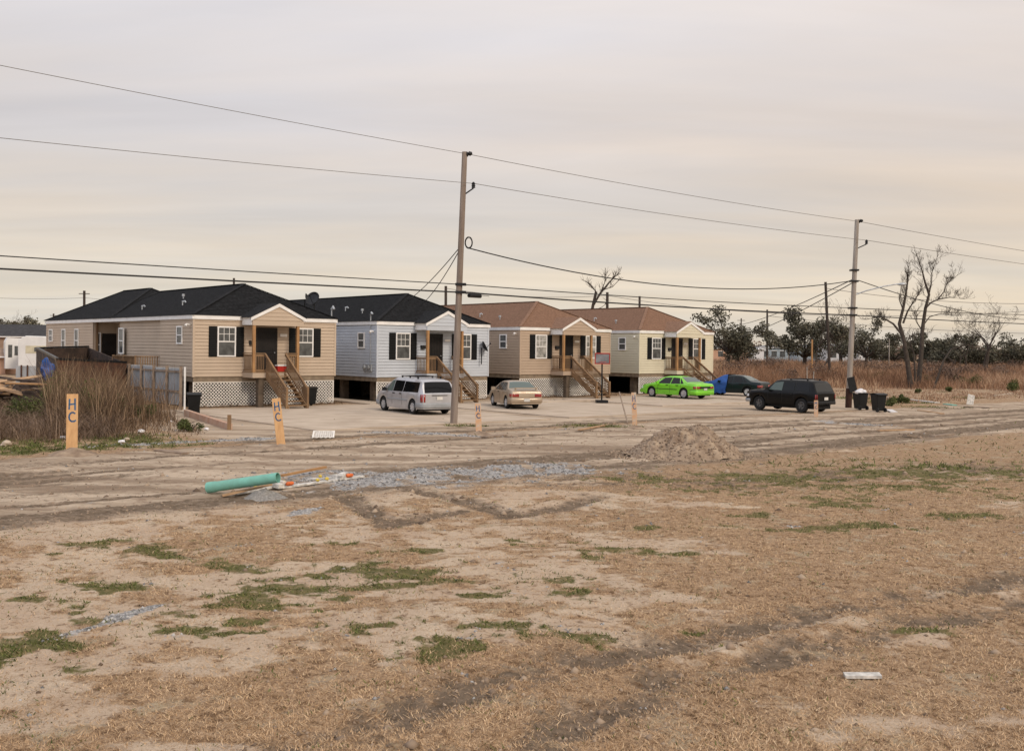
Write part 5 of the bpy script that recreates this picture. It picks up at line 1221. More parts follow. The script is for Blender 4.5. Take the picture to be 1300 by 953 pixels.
# rocks / litter in the green strip
lit = [(134, 534, 'bag', .18, 'white litter lump under the weeds, leftmost'), (155, 533, 'concrete', .32, 'grey rubble block in front of the thicket'), (170, 536, 'concrete', .2, 'small pale stone right of the rubble block'), (179, 549, 'bag', .13, 'white crumpled litter in the green strip'),
       (154, 562, 'bag', .1, 'tiny white litter near the gravel'), (161, 559, 'concrete', .1, 'tiny stone near the gravel'), (80, 557, 'bag', .1, 'white scrap beside the largest stake'), (8, 566, 'concrete', .16, 'pale slab fragment at the left edge'), (262, 546, 'bag', .1, 'white speck of litter at the strip end'), (217, 536, 'bag', .08, 'bluish litter below the metal fence')]
for k, (x, y, m_, r, lab) in enumerate(lit): p = gr(x, y); blob('litter', Vector((p.x, p.y, r * .4)), r, r * .7, r * .6, M[m_], lab, 'litter', .6, 20 + k, 8)
# low kerb wall by the first drive
q = MB(); a_, b_ = gr(236, 527), gr(292, 545)
q.beam(a_ + Vector((0, 0, .10)), b_ + Vector((0, 0, .06)), .18, .32); tag(q.build('kerb_edge', mat('kerb_pink', (.50, .38, .29), .9, 0, 2, col2=(.42, .22, .14))), 'broken pinkish concrete edging from the bin to the driveway', 'kerb')
q = MB(); q.beam(Vector((0, 0, -.1)), Vector((0, 0, .55)), .12, .12); tag(q.build('short_post', M['lumber'], loc=gr(291, 545)), 'short brown post at the driveway corner', 'post')

# ------------------------------------------------------------------ vegetation
def blades(name, X, Y, h, w, m, tone, lean=.35, z=None, seg=2, bend=.5, seed=0, label=None, droop=0):
    """grass blades / stems as thin tapered quads, one mesh"""
    rg = np.random.default_rng(seed); N = len(X)
    Z = ground_z(X, Y) if z is None else z
    a = rg.uniform(0, 2 * np.pi, N); la = rg.uniform(0, 2 * np.pi, N); ll = rg.uniform(.1, 1, N) * lean * h
    wx, wy = np.cos(a) * w / 2, np.sin(a) * w / 2; lx, ly = np.cos(la) * ll, np.sin(la) * ll
    P = []
    for k in range(seg + 1):
        f = k / seg; ww = (1 - f * .85); cx = X + lx * f ** 1.6; cy = Y + ly * f ** 1.6; cz = Z - .01 + h * f * (1 - .25 * lean * f)
        P.append(np.stack([cx - wx * ww, cy - wy * ww, cz], -1)); P.append(np.stack([cx + wx * ww, cy + wy * ww, cz], -1))
    V = np.stack(P, 1); k = 2 * (seg + 1); base = (np.arange(N) * k)[:, None]
    Fs = np.concatenate([base + np.array([[2 * s_, 2 * s_ + 1, 2 * s_ + 3, 2 * s_ + 2]]) for s_ in range(seg)], 0)
    return rawmesh(name, V.reshape(-1, 3), Fs, m, tone=np.tile(tone, seg))
M['dry'] = attr_mat('dry_straw', [(0.15, 0.088, 0.045), (0.36, 0.232, 0.13), (0.56, 0.382, 0.225), (0.74, 0.555, 0.355)])
M['leafg'] = attr_mat('weed_green', [(0.045, 0.058, 0.015), (0.10, 0.115, 0.032), (0.20, 0.20, 0.07)])
M['brush'] = attr_mat('dry_brush', [(0.11, 0.060, 0.038), (0.23, 0.125, 0.072), (0.36, 0.22, 0.135), (0.50, 0.36, 0.235)])
M['thick'] = attr_mat('dead_weeds', [(0.035, 0.024, 0.016), (0.085, 0.054, 0.033), (0.18, 0.115, 0.070), (0.36, 0.255, 0.16)])
M['twig'] = attr_mat('grey_twig', [(0.09, 0.06, 0.045), (0.20, 0.14, 0.10), (0.34, 0.24, 0.16)])
rg = np.random.default_rng(11)
# foreground straw
N = 480000
Yf = 7.5 + (26 - 7.5) * rg.random(N) ** 1.5; Xf = (rg.random(N) * 1.12 - .56) * Yf
mk = masks(Xf, Yf); s_, t_ = STn(Xf, Yf)
dens = (1 - .8 * mk['sand']) * (1 - mk['gravel']) * (1 - .9 * mk['mud']) * (1 - .97 * mk['road']) * (.35 + .9 * fbm(Xf * 1.1, Yf * 1.1, 101)) * (1 - .6 * mk['green'])
keep = rg.random(N) < dens * 1.15; Xf, Yf = Xf[keep], Yf[keep]; n = len(Xf)
tn = np.clip(.15 + .75 * rg.random(n) + .5 * (fbm(Xf * .8, Yf * .8, 103) - .5), 0, 1)
o = blades('dry_grass', Xf, Yf, rg.uniform(.02, .065, n) * (.7 + .6 * fbm(Xf * 2, Yf * 2, 105)), rg.uniform(.004, .009, n) * (1 + Yf / 22), M['dry'], tn, lean=1.6, seg=1, seed=1); tag(o, 'short dry tan grass covering the foreground', 'grass', kind='stuff')
# green weeds
N = 800000
Yg = 7.5 + (76 - 7.5) * rg.random(N) ** 1.7; Xg = (rg.random(N) * 1.12 - .56) * Yg; mk = masks(Xg, Yg)
gd = mk['green'] ** 1.5 * (.12 + sm(.4, .62, fbm(Xg * 5, Yg * 5, 111))) + (.005 + .09 * sm(.56, .70, fbm(Xg * 2.1, Yg * 2.1, 113))) * (1 - mk['road']) * (1 - .8 * mk['mud']) * (STn(Xg, Yg)[1] < 20)
keep = rg.random(N) < gd * .8; Xg, Yg = Xg[keep], Yg[keep]; n = len(Xg)
o = blades('green_weeds', Xg, Yg, rg.uniform(.02, .07, n) * (1 + (Yg > 28) * 1.6), rg.uniform(.010, .026, n) * (.6 + Yg / 24), M['leafg'], rg.random(n), lean=1.3, seg=1, seed=2); tag(o, 'low patches of green weeds in the dry grass and along the verge', 'weeds', kind='stuff')
# small clods and stones
def stones(name, X, Y, r, m, label, cat, tone, z=None):
    n = len(X); rg2 = np.random.default_rng(5); base = np.array([(1, 0, 0), (0, 1, 0), (-1, 0, 0), (0, -1, 0), (0, 0, .75), (0, 0, -.6)])
    V = base[None] * rg2.uniform(.6, 1.3, (n, 6, 1)) * r[:, None, None]; an = rg2.uniform(0, 6.28, n); ca, sa = np.cos(an)[:, None], np.sin(an)[:, None]
    V = np.stack([V[..., 0] * ca - V[..., 1] * sa, V[..., 0] * sa + V[..., 1] * ca, V[..., 2]], -1); V[..., 0] += X[:, None]; V[..., 1] += Y[:, None]; V[..., 2] += (ground_z(X, Y) if z is None else z)[:, None]
    Fb = np.array([(0, 1, 4), (1, 2, 4), (2, 3, 4), (3, 0, 4), (1, 0, 5), (2, 1, 5), (3, 2, 5), (0, 3, 5)]); Fs = (np.arange(n) * 6)[:, None, None] + Fb[None]
    o = rawmesh(name, V.reshape(-1, 3), Fs.reshape(-1, 3), m, tone=np.repeat(tone, 8)); return tag(o, label, cat, kind='stuff')
M['clod'] = attr_mat('soil_clod', [(0.12, 0.085, 0.06), (0.30, 0.22, 0.155), (0.50, 0.39, 0.28)]); M['gstone'] = attr_mat('gravel_stone', [(0.10, 0.095, 0.09), (0.24, 0.235, 0.23), (0.46, 0.44, 0.42)])
N = 160000; Yc = 7.5 + 38 * rg.random(N) ** 1.4; Xc = (rg.random(N) * 1.12 - .56) * Yc; mk = masks(Xc, Yc)
keep = rg.random(N) < (.012 + .22 * mk['mud'] * (1 - .6 * mk['road']) + .02 * mk['road']) * (STn(Xc, Yc)[1] < 31.5); X1, Y1_ = Xc[keep], Yc[keep]; n = len(X1)
stones('soil_clods', X1, Y1_, rg.uniform(.006, .03, n) ** 1 * (.8 + Y1_ / 40) * (1 + 1.5 * (rg.random(n) > .96)), M['clod'], 'scattered clods of brown soil along the wheel ruts', 'soil clods', rg.random(n) * .75)
keep = rg.random(N) < .55 * mk['gravel']; X1, Y1_ = Xc[keep], Yc[keep]; n = len(X1)
stones('gravel', X1, Y1_, rg.uniform(.012, .032, n) * (.7 + Y1_ / 30), M['gstone'], 'patches of loose grey gravel on the ground', 'gravel', rg.random(n))
keepm = rg.random(2600); am = rg.random(2600) * 6.28; rm = np.sqrt(keepm) * 1.0
Xm, Ym = mc.x + np.cos(am) * rm * 2.3, mc.y + np.sin(am) * rm * 1.8
from mathutils.bvhtree import BVHTree
bvh = BVHTree.FromObject(mo, bpy.context.evaluated_depsgraph_get())
zm_ = np.array([(lambda hit: hit[0].z if hit[0] else zat(x, y))(bvh.ray_cast(Vector((x, y, 5)), Vector((0, 0, -1)))) for x, y in zip(Xm, Ym)])
stones('mound_clods', Xm, Ym, rg.uniform(.012, .05, 2600), M['clod'], 'loose lumps of soil on and around the dirt mound', 'soil clods', rg.random(2600) * .8, z=zm_)
# right-hand brush field
N = 300000; Yb = 48 + 172 * rg.random(N) ** 1.25; Xb = Yb * (.08 + .52 * rg.random(N)); s_, t_ = STn(Xb, Yb)
fd = masks(Xb, Yb)['field'] * sm(-1.5, 2.5, t_ - np.clip(49 - (s_ - 80) * .9, 36.5, 49) + (fbm(Xb * .15, Yb * .15, 121) - .5) * 7) * (s_ > 63.5) * (.25 + sm(.35, .6, fbm(Xb * .12, Yb * .12, 123)))
path = np.exp(-((t_ - 58) / 1.2) ** 2) * (s_ < 120); keep = rg.random(N) < fd * (1 - path) * .9; Xb, Yb = Xb[keep], Yb[keep]; n = len(Xb); s_, t_ = STn(Xb, Yb)
hb_ = rg.uniform(.3, 1.6, n) * (.25 + 1.5 * fbm(Xb * .18, Yb * .18, 127) ** 1.3 + .5 * fbm(Xb * .7, Yb * .7, 128)) * (.45 + .55 * sm(0, 7, t_ - np.clip(49 - (s_ - 80) * .9, 36.5, 49)))
tn = np.clip(.55 * rg.random(n) + 1.5 * (fbm(Xb * .2, Yb * .2, 129) - .36), 0, 1)
o = blades('field_brush', Xb, Yb, hb_, rg.uniform(.02, .05, n) * (Yb / 70), M['brush'], tn, lean=.7, seg=2, seed=3); tag(o, 'tall reddish brown dry brush filling the empty field', 'brush', kind='stuff')
# straw on the sandy bank before the brush
N = 70000; Yb = 46 + 60 * rg.random(N); Xb = Yb * (.2 + .38 * rg.random(N)); s_, t_ = STn(Xb, Yb); keep = (rg.random(N) < masks(Xb, Yb)['field'] * .75 * sm(.3, .65, fbm(Xb * .5, Yb * .5, 131))) & (t_ < 53) & (s_ > 54); Xb, Yb = Xb[keep], Yb[keep]; n = len(Xb)
o = blades('verge_straw', Xb, Yb, rg.uniform(.05, .3, n), rg.uniform(.02, .05, n), M['brush'], rg.random(n), lean=.9, seg=1, seed=4); tag(o, 'thin pale straw on the bank right of the bins', 'grass', kind='stuff')
# left thicket
N = 34000; Xb = -25 + 14 * rg.random(N); Yb = 31 + 22 * rg.random(N); s_, t_ = STn(Xb, Yb)
cl = sm(.36, .58, fbm(Xb * .5, Yb * .5, 141)); keep = (rg.random(N) < (.25 + cl) * sm(34.4, 37, t_ + 2 * fbm(Xb * .8, Yb * .8, 142))) & (s_ < 15.0 + (t_ - 34) * .22) & (Yb < 49.2 + (-15.75 - Xb) * 1.15) & (Xb / Yb > -.62)
Xb, Yb = Xb[keep], Yb[keep]; n = len(Xb); s_, t_ = STn(Xb, Yb)
hb_ = rg.uniform(.3, 1.9, n) * (.35 + 1.0 * fbm(Xb * .6, Yb * .6, 143)) * (.25 + .75 * sm(34.5, 39, t_)); pxb = 650 + 1300 * Xb / Yb
hb_ *= np.where(pxb < 60, .55, 1.15) * (1 - .72 * sm(160, 215, pxb))
o = blades('weed_thicket', Xb, Yb, hb_, rg.uniform(.012, .032, n), M['thick'], np.clip(rg.random(n) * .75 + .5 * (fbm(Xb * .7, Yb * .7, 145) - .3), 0, 1), lean=1.1, seg=3, seed=6); tag(o, 'dense brown dead weeds before the metal fence', 'weeds', kind='stuff')
N = 13000; Xb2 = -23 + 10 * rg.random(N); Yb2 = 38 + 12 * rg.random(N); s_, t_ = STn(Xb2, Yb2); pxb = 650 + 1300 * Xb2 / Yb2
keep = (t_ > 36) & (Yb2 < 48.6) & (pxb > 62) & (pxb < 225) & (rg.random(N) < .42 * sm(.30, .5, fbm(Xb2 * .9, Yb2 * .9, 151)) * (1 - .75 * (pxb > 158)) * (1 + 1.4 * (pxb < 150))); Xb2, Yb2 = Xb2[keep], Yb2[keep]; n = len(Xb2)
o = blades('tall_reeds', Xb2, Yb2, rg.uniform(.9, 2.6, n) * (.6 + .8 * fbm(Xb2 * .8, Yb2 * .8, 153)), rg.uniform(.015, .04, n), M['thick'], .25 + .75 * rg.random(n), lean=.45, seg=3, seed=8); tag(o, 'tall rusty brown dead stalks between the largest stake and the metal fence', 'weeds', kind='stuff')

# shrubs / trees made of leaf cards
def leaf_cloud(centres, radii, n, size, rg, flat=.75):
    k = rg.choice(len(centres), n, p=np.array(radii) ** 2 / np.sum(np.array(radii) ** 2)); c = np.array(centres)[k]; r = np.array(radii)[k]
    d = rg.normal(size=(n, 3)); d /= np.linalg.norm(d, axis=1)[:, None]; rad = rg.random(n) ** .45
    P = c + d * (r * rad)[:, None] * np.array([1, 1, flat]); q = rg.normal(size=(n, 3)); q /= np.linalg.norm(q, axis=1)[:, None]
    u = np.cross(q, rg.normal(size=(n, 3))); u /= np.linalg.norm(u, axis=1)[:, None]; w = np.cross(q, u); sz = size * rg.uniform(.5, 1.3, n)[:, None]
    V = np.stack([P - u * sz, P - w * sz * .5, P + u * sz, P + w * sz * .5], 1).reshape(-1, 3); Fq = np.arange(4 * n).reshape(n, 4)
    clump = rg.random(len(centres))[k]; return V, Fq, np.clip(.45 * clump + .55 * rg.random(n), 0, 1)
M['oak'] = attr_mat('oak_leaves', [(0.042, 0.040, 0.027), (0.090, 0.084, 0.058), (0.17, 0.155, 0.11)]); M['bark'] = mat('bark', (0.075, 0.058, 0.047), .95, 0, 3, col2=(.045, .035, .028), bump=.5)  # oak leaf tones are lightened to stand in for distance haze
M['bark_pale'] = mat('bark_pale', (0.085, 0.068, 0.055), .95, 0, 3, col2=(.04, .032, .026), bump=.5); M['shrubg'] = attr_mat('shrub_leaves', [(0.035, 0.045, 0.015), (0.08, 0.095, 0.03), (0.15, 0.15, 0.06)])
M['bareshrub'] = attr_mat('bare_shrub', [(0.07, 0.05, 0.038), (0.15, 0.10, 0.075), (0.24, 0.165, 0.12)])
def oak(base, H, Wd, seed, label, leaves=5200, leaf=.22, name='live_oak', lm='oak', trunk=.28, group='trees beyond the houses and field'):
    rnd = random.Random(seed); rg_ = np.random.default_rng(seed); e_ = empty(name, base, 0, label, 'tree', group)
    tips = []; q = MB(); th = H * trunk
    q.tube([(0, 0, -.3), (0.1 * rnd.uniform(-1, 1), 0, th * .5), (0.2 * rnd.uniform(-1, 1), 0, th)], [.045 * H, .036 * H, .032 * H], 9)
    nl = 9
    for i in range(nl):
        a = 2 * math.pi * i / nl + rnd.uniform(-.3, .3); rr_ = Wd / 2 * rnd.uniform(.35, 1); hh = H * rnd.uniform(.38, 1.12) * (1 - .25 * (rr_ / (Wd / 2)) ** 2)
        mid = Vector((math.cos(a) * rr_ * .45, math.sin(a) * rr_ * .45, th + (hh - th) * .45)); tip = Vector((math.cos(a) * rr_, math.sin(a) * rr_, hh * .93))
        q.tube([(0, 0, th * .9), mid, tip], [.022 * H, .013 * H, .004 * H], 6); tips += [tip, mid.lerp(tip, .6)]
        for _ in range(3):
            tp_ = tip + Vector((rnd.uniform(-1, 1), rnd.uniform(-1, 1), rnd.uniform(-.6, .6))) * H * .16; q.tube([mid.lerp(tip, .5), tp_], [.007 * H, .002 * H], 5); tips.append(tp_)
    q.build('trunk', M['bark'], e_, smooth=60)
    cs_ = [tuple(t) for t in tips] + [(0, 0, H * .72)]; rs = [H * rnd.uniform(.08, .19) for _ in cs_]; cs_ += [(rnd.uniform(-.3, .3) * Wd, rnd.uniform(-.3, .3) * Wd, H * rnd.uniform(.22, .6)) for _ in range(9)]; rs += [H * rnd.uniform(.08, .17) for _ in range(9)]; leaves = int(leaves * 1.05)
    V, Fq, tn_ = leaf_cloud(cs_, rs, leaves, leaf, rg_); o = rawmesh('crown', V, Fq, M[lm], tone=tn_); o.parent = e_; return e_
def g0(px, Y): v = at(px, 440, Y); v.z = 0; return v
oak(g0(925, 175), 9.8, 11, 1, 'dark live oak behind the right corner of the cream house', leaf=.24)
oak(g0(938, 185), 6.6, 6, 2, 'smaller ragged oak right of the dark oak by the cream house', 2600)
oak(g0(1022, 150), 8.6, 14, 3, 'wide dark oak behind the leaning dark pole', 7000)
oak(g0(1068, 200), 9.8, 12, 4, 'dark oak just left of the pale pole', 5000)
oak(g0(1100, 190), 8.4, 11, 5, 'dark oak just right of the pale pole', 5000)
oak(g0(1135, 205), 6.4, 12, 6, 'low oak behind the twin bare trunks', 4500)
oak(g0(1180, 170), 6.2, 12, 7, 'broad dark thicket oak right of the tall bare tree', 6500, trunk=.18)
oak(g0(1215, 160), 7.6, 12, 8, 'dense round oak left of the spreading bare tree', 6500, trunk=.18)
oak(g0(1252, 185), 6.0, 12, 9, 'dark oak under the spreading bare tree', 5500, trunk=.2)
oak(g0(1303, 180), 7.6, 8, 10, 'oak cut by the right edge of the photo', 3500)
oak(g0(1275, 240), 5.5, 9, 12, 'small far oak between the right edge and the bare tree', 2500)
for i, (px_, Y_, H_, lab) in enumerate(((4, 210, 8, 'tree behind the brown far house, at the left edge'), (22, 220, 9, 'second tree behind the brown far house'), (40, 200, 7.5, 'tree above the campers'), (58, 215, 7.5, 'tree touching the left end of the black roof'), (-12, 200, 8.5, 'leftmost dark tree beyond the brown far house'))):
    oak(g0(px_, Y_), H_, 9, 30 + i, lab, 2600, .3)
# far tree line along the horizon
cs_, rs_ = [], []; rr2 = random.Random(4)
for k in range(170):
    px_ = rr2.uniform(890, 1400); Y_ = rr2.uniform(300, 420); v = g0(px_, Y_); h_ = rr2.uniform(2.0, 4.8); cs_.append((v.x, Y_, h_ * .6)); rs_.append(h_)
for k in range(60):
    px_ = rr2.uniform(-80, 110); Y_ = rr2.uniform(300, 420); v = g0(px_, Y_); h_ = rr2.uniform(3.0, 7); cs_.append((v.x, Y_, h_ * .6)); rs_.append(h_)
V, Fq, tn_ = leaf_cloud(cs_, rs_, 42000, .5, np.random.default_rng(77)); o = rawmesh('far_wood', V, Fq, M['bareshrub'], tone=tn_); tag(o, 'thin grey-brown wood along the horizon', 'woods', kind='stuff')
# bare trees
def bare(base, H, seed, label, leanx=0, spread=.55, stems=1, name='bare_tree', m='bark', r0=None, levels=6, crook=.36, split=None):
    rnd = random.Random(seed); e_ = empty(name, base, 0, label, 'tree', 'leafless trees'); tk, tw = MB(), MB()
    def grow(p, d, L, r, lev):
        pts = [p]; rad = [r]; n = 5
        for i in range(n):
            d = (d + Vector((rnd.uniform(-1, 1), rnd.uniform(-1, 1), rnd.uniform(-.5, .7))) * crook * .5).normalized()
            pts.append(pts[-1] + d * L / n); rad.append(max(.012, r * (1 - .42 * (i + 1) / n)))
        (tk if lev < 3 else tw).tube(pts, rad, 7 if lev < 2 else (5 if lev < 3 else 3), cap=lev < 2)
        if lev >= levels: return
        for k in range(rnd.choice((2, 2, 3)) if lev > 0 else 3):
            i = rnd.choice((2, 3, 4, 5)) if k else 5; ax = Vector((rnd.uniform(-1, 1), rnd.uniform(-1, 1), rnd.uniform(-.1, .5))).normalized()
            nd = (d * (1 - spread) + ax * spread + Vector((0, 0, .18))).normalized(); grow(pts[i], nd, L * rnd.uniform(.55, .8), rad[i] * rnd.uniform(.5, .72), lev + 1)
    for s_ in range(stems):
        d = Vector((leanx + (s_ - (stems - 1) / 2) * .12, rnd.uniform(-.08, .08), 1)).normalized(); grow(Vector(((s_ - (stems - 1) / 2) * .5, 0, -.3)), d, H * .38, (r0 or H * .02) * rnd.uniform(.8, 1.1), 0)
    tk.build('trunk', M[m], e_, smooth=60); tw.build('crown', M[m], e_); return e_
def limb_tree(px_, Y_, seed, label, limbs, m='bark_pale', twigL=.85):
    b_ = g0(px_, Y_); e_ = empty('bare_tree', b_, 0, label, 'tree', 'leafless trees'); tk, tw = MB(), MB(); rn = random.Random(seed)
    def twig(p, d_, L_, r_, lev):
        pts = [p]; d = d_.copy()
        for _ in range(4):
            d = (d + Vector((rn.uniform(-.35, .35), rn.uniform(-.35, .35), rn.uniform(-.15, .3)))).normalized(); pts.append(pts[-1] + d * L_ / 4)
        tw.tube(pts, [r_, r_ * .85, r_ * .7, r_ * .55, r_ * .4], 4 if lev == 0 else 3, cap=False)
        if lev < 3:
            for _ in range(3): twig(pts[rn.choice((1, 2, 3, 4))], (d + Vector((rn.uniform(-.9, .9), rn.uniform(-.9, .9), rn.uniform(-.2, .7)))).normalized(), L_ * rn.uniform(.5, .75), max(.010, r_ * .6), lev + 1)
    for pts, r0_, r1_, n_t in limbs:
        P = [at(x, y, Y_) - b_ for x, y in pts]; P = [p + Vector((rn.uniform(-.05, .05), rn.uniform(-.35, .35) * min(1, k), 0)) for k, p in enumerate(P)]; n_ = len(P)
        tk.tube(P, [r0_ + (r1_ - r0_) * k / (n_ - 1) for k in range(n_)], 7)
        for _ in range(n_t):
            k = rn.randrange(max(0, n_ // 2 - 1), n_ - 1); p = P[k].lerp(P[k + 1], rn.random()); d_ = ((P[-1] - P[-2]).normalized() + Vector((rn.uniform(-.9, .9), rn.uniform(-.8, .8), rn.uniform(-.1, .6)))).normalized()
            twig(p, d_, twigL * rn.uniform(.6, 1.2), max(.016, r1_ * .8), 0)
        for _ in range(2 if n_t else 0): twig(P[-1], (P[-1] - P[-2]).normalized(), twigL, max(.014, r1_), 1)
    tk.build('trunk', M[m], e_, smooth=60); tw.build('crown', M[m], e_)
limb_tree(1156, 92, 3, 'twin-stemmed bare tree left of the tallest bare tree', [([(1157, 494), (1152, 455), (1146, 433), (1143.6, 411), (1146, 391), (1149, 375), (1152, 355), (1151, 344)], .24, .035, 9),
    ([(1143.6, 424), (1134, 411), (1126, 405), (1117, 402), (1106, 404)], .11, .025, 12), ([(1147, 410), (1153, 395), (1159, 383), (1168, 368)], .10, .025, 10), ([(1146, 393), (1141, 380), (1143, 366)], .06, .02, 6), ([(1163, 494), (1160, 462), (1159, 448), (1154, 436)], .11, .04, 3), ([(1148, 436), (1158, 426), (1172, 424)], .06, .02, 5)])
limb_tree(1166, 94, 4, 'tallest bare tree in the brush field', [([(1166, 494), (1168.5, 446), (1171, 419), (1175.5, 391), (1178, 374), (1173, 357), (1170, 345), (1167, 326)], .23, .03, 12),
    ([(1178, 376), (1182, 360), (1184, 348), (1189, 329)], .08, .02, 11), ([(1176, 390), (1183, 384), (1193, 380), (1203, 377.6), (1222, 379)], .09, .02, 13), ([(1190, 381), (1197, 370), (1203, 361), (1214, 350)], .06, .018, 10), ([(1171, 420), (1163, 408), (1161, 398)], .06, .02, 5), ([(1172, 414), (1182, 402), (1192, 398), (1206, 400)], .06, .02, 7)])
bare(g0(1250, 140), 11.5, 25, 'spreading bare tree near the right edge', 0, .7, 2, r0=.24)
bare(g0(1038, 145), 11.5, 24, 'thin bare tree rising out of the oak by the dark pole', .25, .5, 2, r0=.13)
bare(g0(1222, 150), 8.5, 26, 'low bare tree above the thicket oak', .1, .6, 2, r0=.13)
YD = 120; e_ = empty('dead_tree', g0(748, YD), 0, 'dead snag with leaning forked limbs rising behind the reddish roof', 'tree', 'leafless trees'); bD = g0(748, YD); dt, dw = MB(), MB(); rD = random.Random(5)
def limb(pts, r0_, r1_, twigs):
    P = [at(x, y, YD) - bD for x, y in pts]; P = [p + Vector((0, rD.uniform(-.4, .4), 0)) for p in P]; n_ = len(P)
    (dt if r0_ > .12 else dw).tube(P, [r0_ + (r1_ - r0_) * k / (n_ - 1) for k in range(n_)], 6)
    for _ in range(twigs):
        k = rD.randrange(n_ - 1); p = P[k].lerp(P[k + 1], rD.random()); d_ = (P[-1] - P[0]).normalized() + Vector((rD.uniform(-.9, .9), rD.uniform(-.8, .8), rD.uniform(-.1, .8)))
        L_ = rD.uniform(.4, 1.3); q1 = p + d_.normalized() * L_ * .5; q2 = q1 + (d_ + Vector((rD.uniform(-.5, .5), 0, rD.uniform(-.2, .5)))).normalized() * L_ * .5; dw.tube([p, q1, q2], [.035, .025, .012], 4)
        for _k in range(2): dw.tube([q1, q1 + Vector((rD.uniform(-.6, .6), rD.uniform(-.4, .4), rD.uniform(.2, .8)))], [.018, .010], 3)
limb([(747, 479), (748, 444), (750, 405), (753, 388), (757, 370)], .26, .17, 0); limb([(753, 388), (762, 372), (773, 359), (782, 350), (788, 347)], .15, .03, 16); limb([(763, 370), (768, 358), (769, 345)], .07, .02, 9)
limb([(757, 371), (751, 363), (742, 357)], .07, .02, 10); limb([(765, 368), (778, 364), (786, 355)], .06, .02, 8); limb([(748, 396), (764, 390), (769, 386)], .05, .02, 2)
dt.build('trunk', M['bark'], e_, smooth=60); dw.build('crown', M['bark'], e_)
bare(g0(725, 150), 8.2, 31, 'slender dead tree behind the reddish roof', .0, .35, 1, name='dead_tree', r0=.16, levels=4)
bare(g0(800, 160), 7.4, 28, 'thin bare crown just above the cream house ridge', 0, .6, 1, r0=.13, levels=5)
bare(g0(25, 185), 10.5, 29, 'bare tree above the brown far house', 0, .6, 2, r0=.16, levels=5)
q = MB(); a_ = g0(1186, 90); q.tube([(0, 0, 0), (.9, 0, 2.6), (1.5, 0, 3.5), (3.0, .3, 3.9), (5, .6, 3.3), (7, .6, 3.0)], [.10, .08, .06, .045, .03, .015], 6); tag(q.build('fallen_limb', M['bark_pale'], loc=a_, smooth=60), 'pale arched broken limb right of the tallest bare tree', 'branch')
# shrubs
def shrub(base, r, h, seed, label, n=900, leaf=.07, m='shrubg', flat=1.0, name='green_shrub', cat='shrub', group='shrubs in the field and verge'):
    rg_ = np.random.default_rng(seed); k = 9; cs = [(rg_.uniform(-r, r) * .6, rg_.uniform(-r, r) * .6, h * rg_.uniform(.25, .8)) for _ in range(k)]
    V, Fq, tn_ = leaf_cloud(cs, [h * .38] * k, n, leaf, rg_, flat); e_ = empty(name, base, 0, label, cat, group); o = rawmesh('foliage', V, Fq, M[m], tone=tn_); o.parent = e_
    q = MB(); rn = random.Random(seed)
    for _ in range(7): q.tube([(0, 0, -.1), (rn.uniform(-r, r) * .3, rn.uniform(-r, r) * .3, h * .5), (rn.uniform(-r, r) * .6, rn.uniform(-r, r) * .6, h * .95)], [.02, .012, .005], 4)
    q.build('stem', M['bark'], e_); return e_
for k, (px_, py_, r, h, lab) in enumerate(((1110, 486, .8, 1.1, 'green shrub left of the bare trunks, nearest the pole'), (1096, 486, .5, .7, 'small low green shrub nearest the pale pole'), (1124, 484, .5, .9, 'narrow green shrub between pole and bare trunks'), (1162, 486, 1.0, 1.2, 'green shrub at the foot of the bare trunks'),
        (1180, 490, .9, .9, 'yellowish green shrub right of the bare trunks'), (1216, 491, .8, 1.1, 'dark shrub, left of a close pair'), (1235, 492, .8, 1.1, 'dark shrub, right of a close pair'), (1285, 497, .6, 1.0, 'green shrub near the right edge by the road'),
        (1146, 512, .5, .5, 'green weed clump right of the two bins'), (1010, 470, .9, .9, 'green shrub behind the SUV roof'), (1130, 515, .5, .5, 'low green weed clump just behind the right bin'), (1205, 497, .3, .35, 'small tuft on the sandy bank'), (1166, 499, .35, .3, 'low tuft on the bank below the bare trunks'))):
    shrub(gr(px_, py_), r, h, 50 + k, lab)
shrub(at(95, 440, 44) * Vector((1, 1, 0)), 1.2, 1.9, 70, 'yellow-green bush behind the largest stake', 4200, .05); shrub(gr(240, 547), .7, .4, 71, 'low green bush at the end of the weed strip', 900, .05)
shrub(gr(42, 500) * Vector((1, 1, 0)), 1.1, 1.0, 72, 'small green bush growing in the salvage heap', 900, .06)
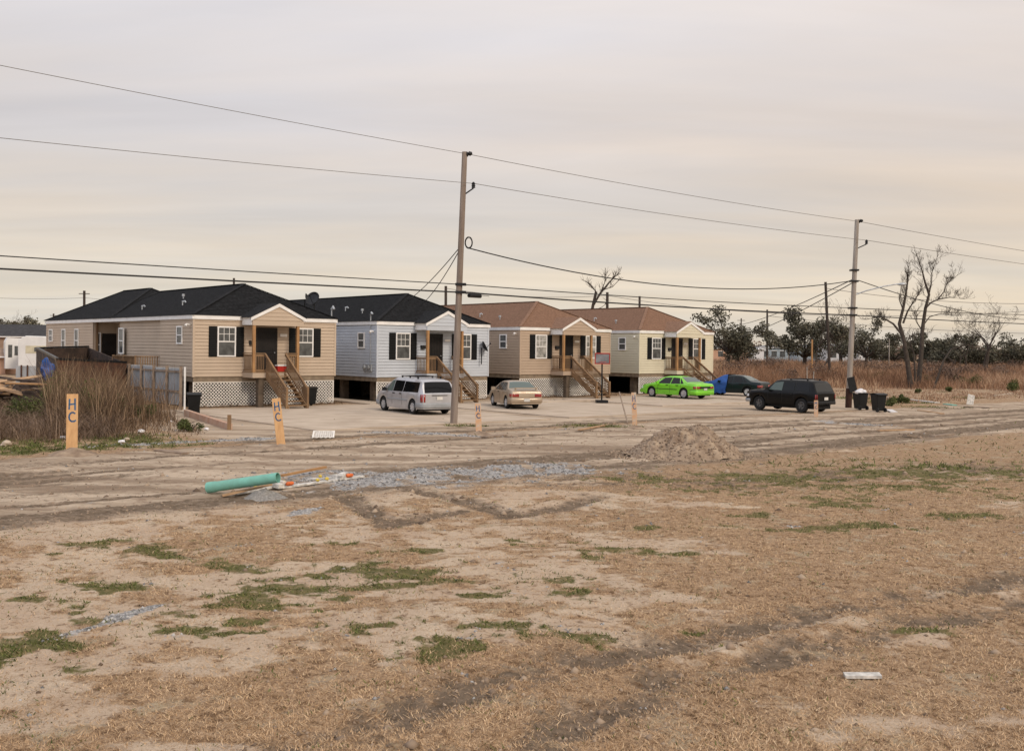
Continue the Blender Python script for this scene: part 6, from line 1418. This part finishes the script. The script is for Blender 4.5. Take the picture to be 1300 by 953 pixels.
for k in range(16):
    px_ = [1000, 960, 930, 1075, 1120, 1200, 1240, 1270, 1295, 1150, 1045, 985, 1225, 1190, 1100, 1280][k]; Y_ = 95 + (k * 37) % 60
    shrub(g0(px_, Y_), 2.2, 1.8 + (k % 3) * .35, 80 + k, ['grey-brown leafless bush %s the brush field' % w_ for w_ in ('in the middle of', 'in the left part of', 'behind the dark sedan in', 'left of the pale pole in', 'right of the pale pole in', 'under the thicket oak in', 'left of the spreading bare tree in', 'right of the spreading bare tree in', 'at the right edge of', 'beside the twin bare trunks in', 'right of the leaning dark pole in', 'left of the wide oak in', 'below the low bare tree in', 'near the arched limb in', 'just right of the bins in', 'near the far right oak in')][k], 1100, .10, 'bareshrub', .8, 'bare_bush', 'bush')
# leaf litter and twigs along the house fronts
N = 9000; sF = 20.5 + 42 * rg.random(N); tF = 49.7 - np.abs(rg.normal(size=N)) * .45; pF = st(0, 0); Xb = sF * CA - tF * SA; Yb = sF * SA + tF * CA; keep = (rg.random(N) < .2 + sm(.45, .6, fbm(Xb * .8, Yb * .8, 161))) & (np.mod(sF - 20.8, 11) < 8.2); Xb, Yb = Xb[keep], Yb[keep]; n = len(Xb)
o = blades('twig_litter', Xb, Yb, rg.uniform(.05, .3, n), rg.uniform(.015, .03, n), M['thick'], rg.random(n), lean=1.6, seg=1, seed=12, z=np.full(n, .03)); tag(o, 'dead twigs and weeds along the foot of the white lattice skirts', 'weeds', kind='stuff')
for px_, Y_, r_, h_, lab_ in ((30, 40, 1.0, 1.0, 'olive weed bush at the far left of the thicket'), (140, 41, .9, 1.2, 'olive weed bush in the middle of the thicket'), (185, 42, .7, .7, 'low olive weed bush before the metal fence')):
    shrub(g0(px_, Y_), r_, h_, int(px_), lab_, 1500, .05)
# dark bare brush at lower left
N = 9000; Xb = -24 + 11 * rg.random(N); Yb = 33 + 12 * rg.random(N); s_, t_ = STn(Xb, Yb); pxb = 650 + 1300 * Xb / Yb; keep = (t_ > 34.8) & (pxb < 150) & (pxb > -60); Xb, Yb = Xb[keep], Yb[keep]; n = len(Xb)
o = blades('grey_bramble', Xb, Yb, rg.uniform(.3, 1.25, n), rg.uniform(.01, .03, n), M['twig'], rg.random(n) * .7, lean=1.4, seg=3, seed=9); tag(o, 'tangled grey bramble under the salvage heap', 'bramble', kind='stuff')
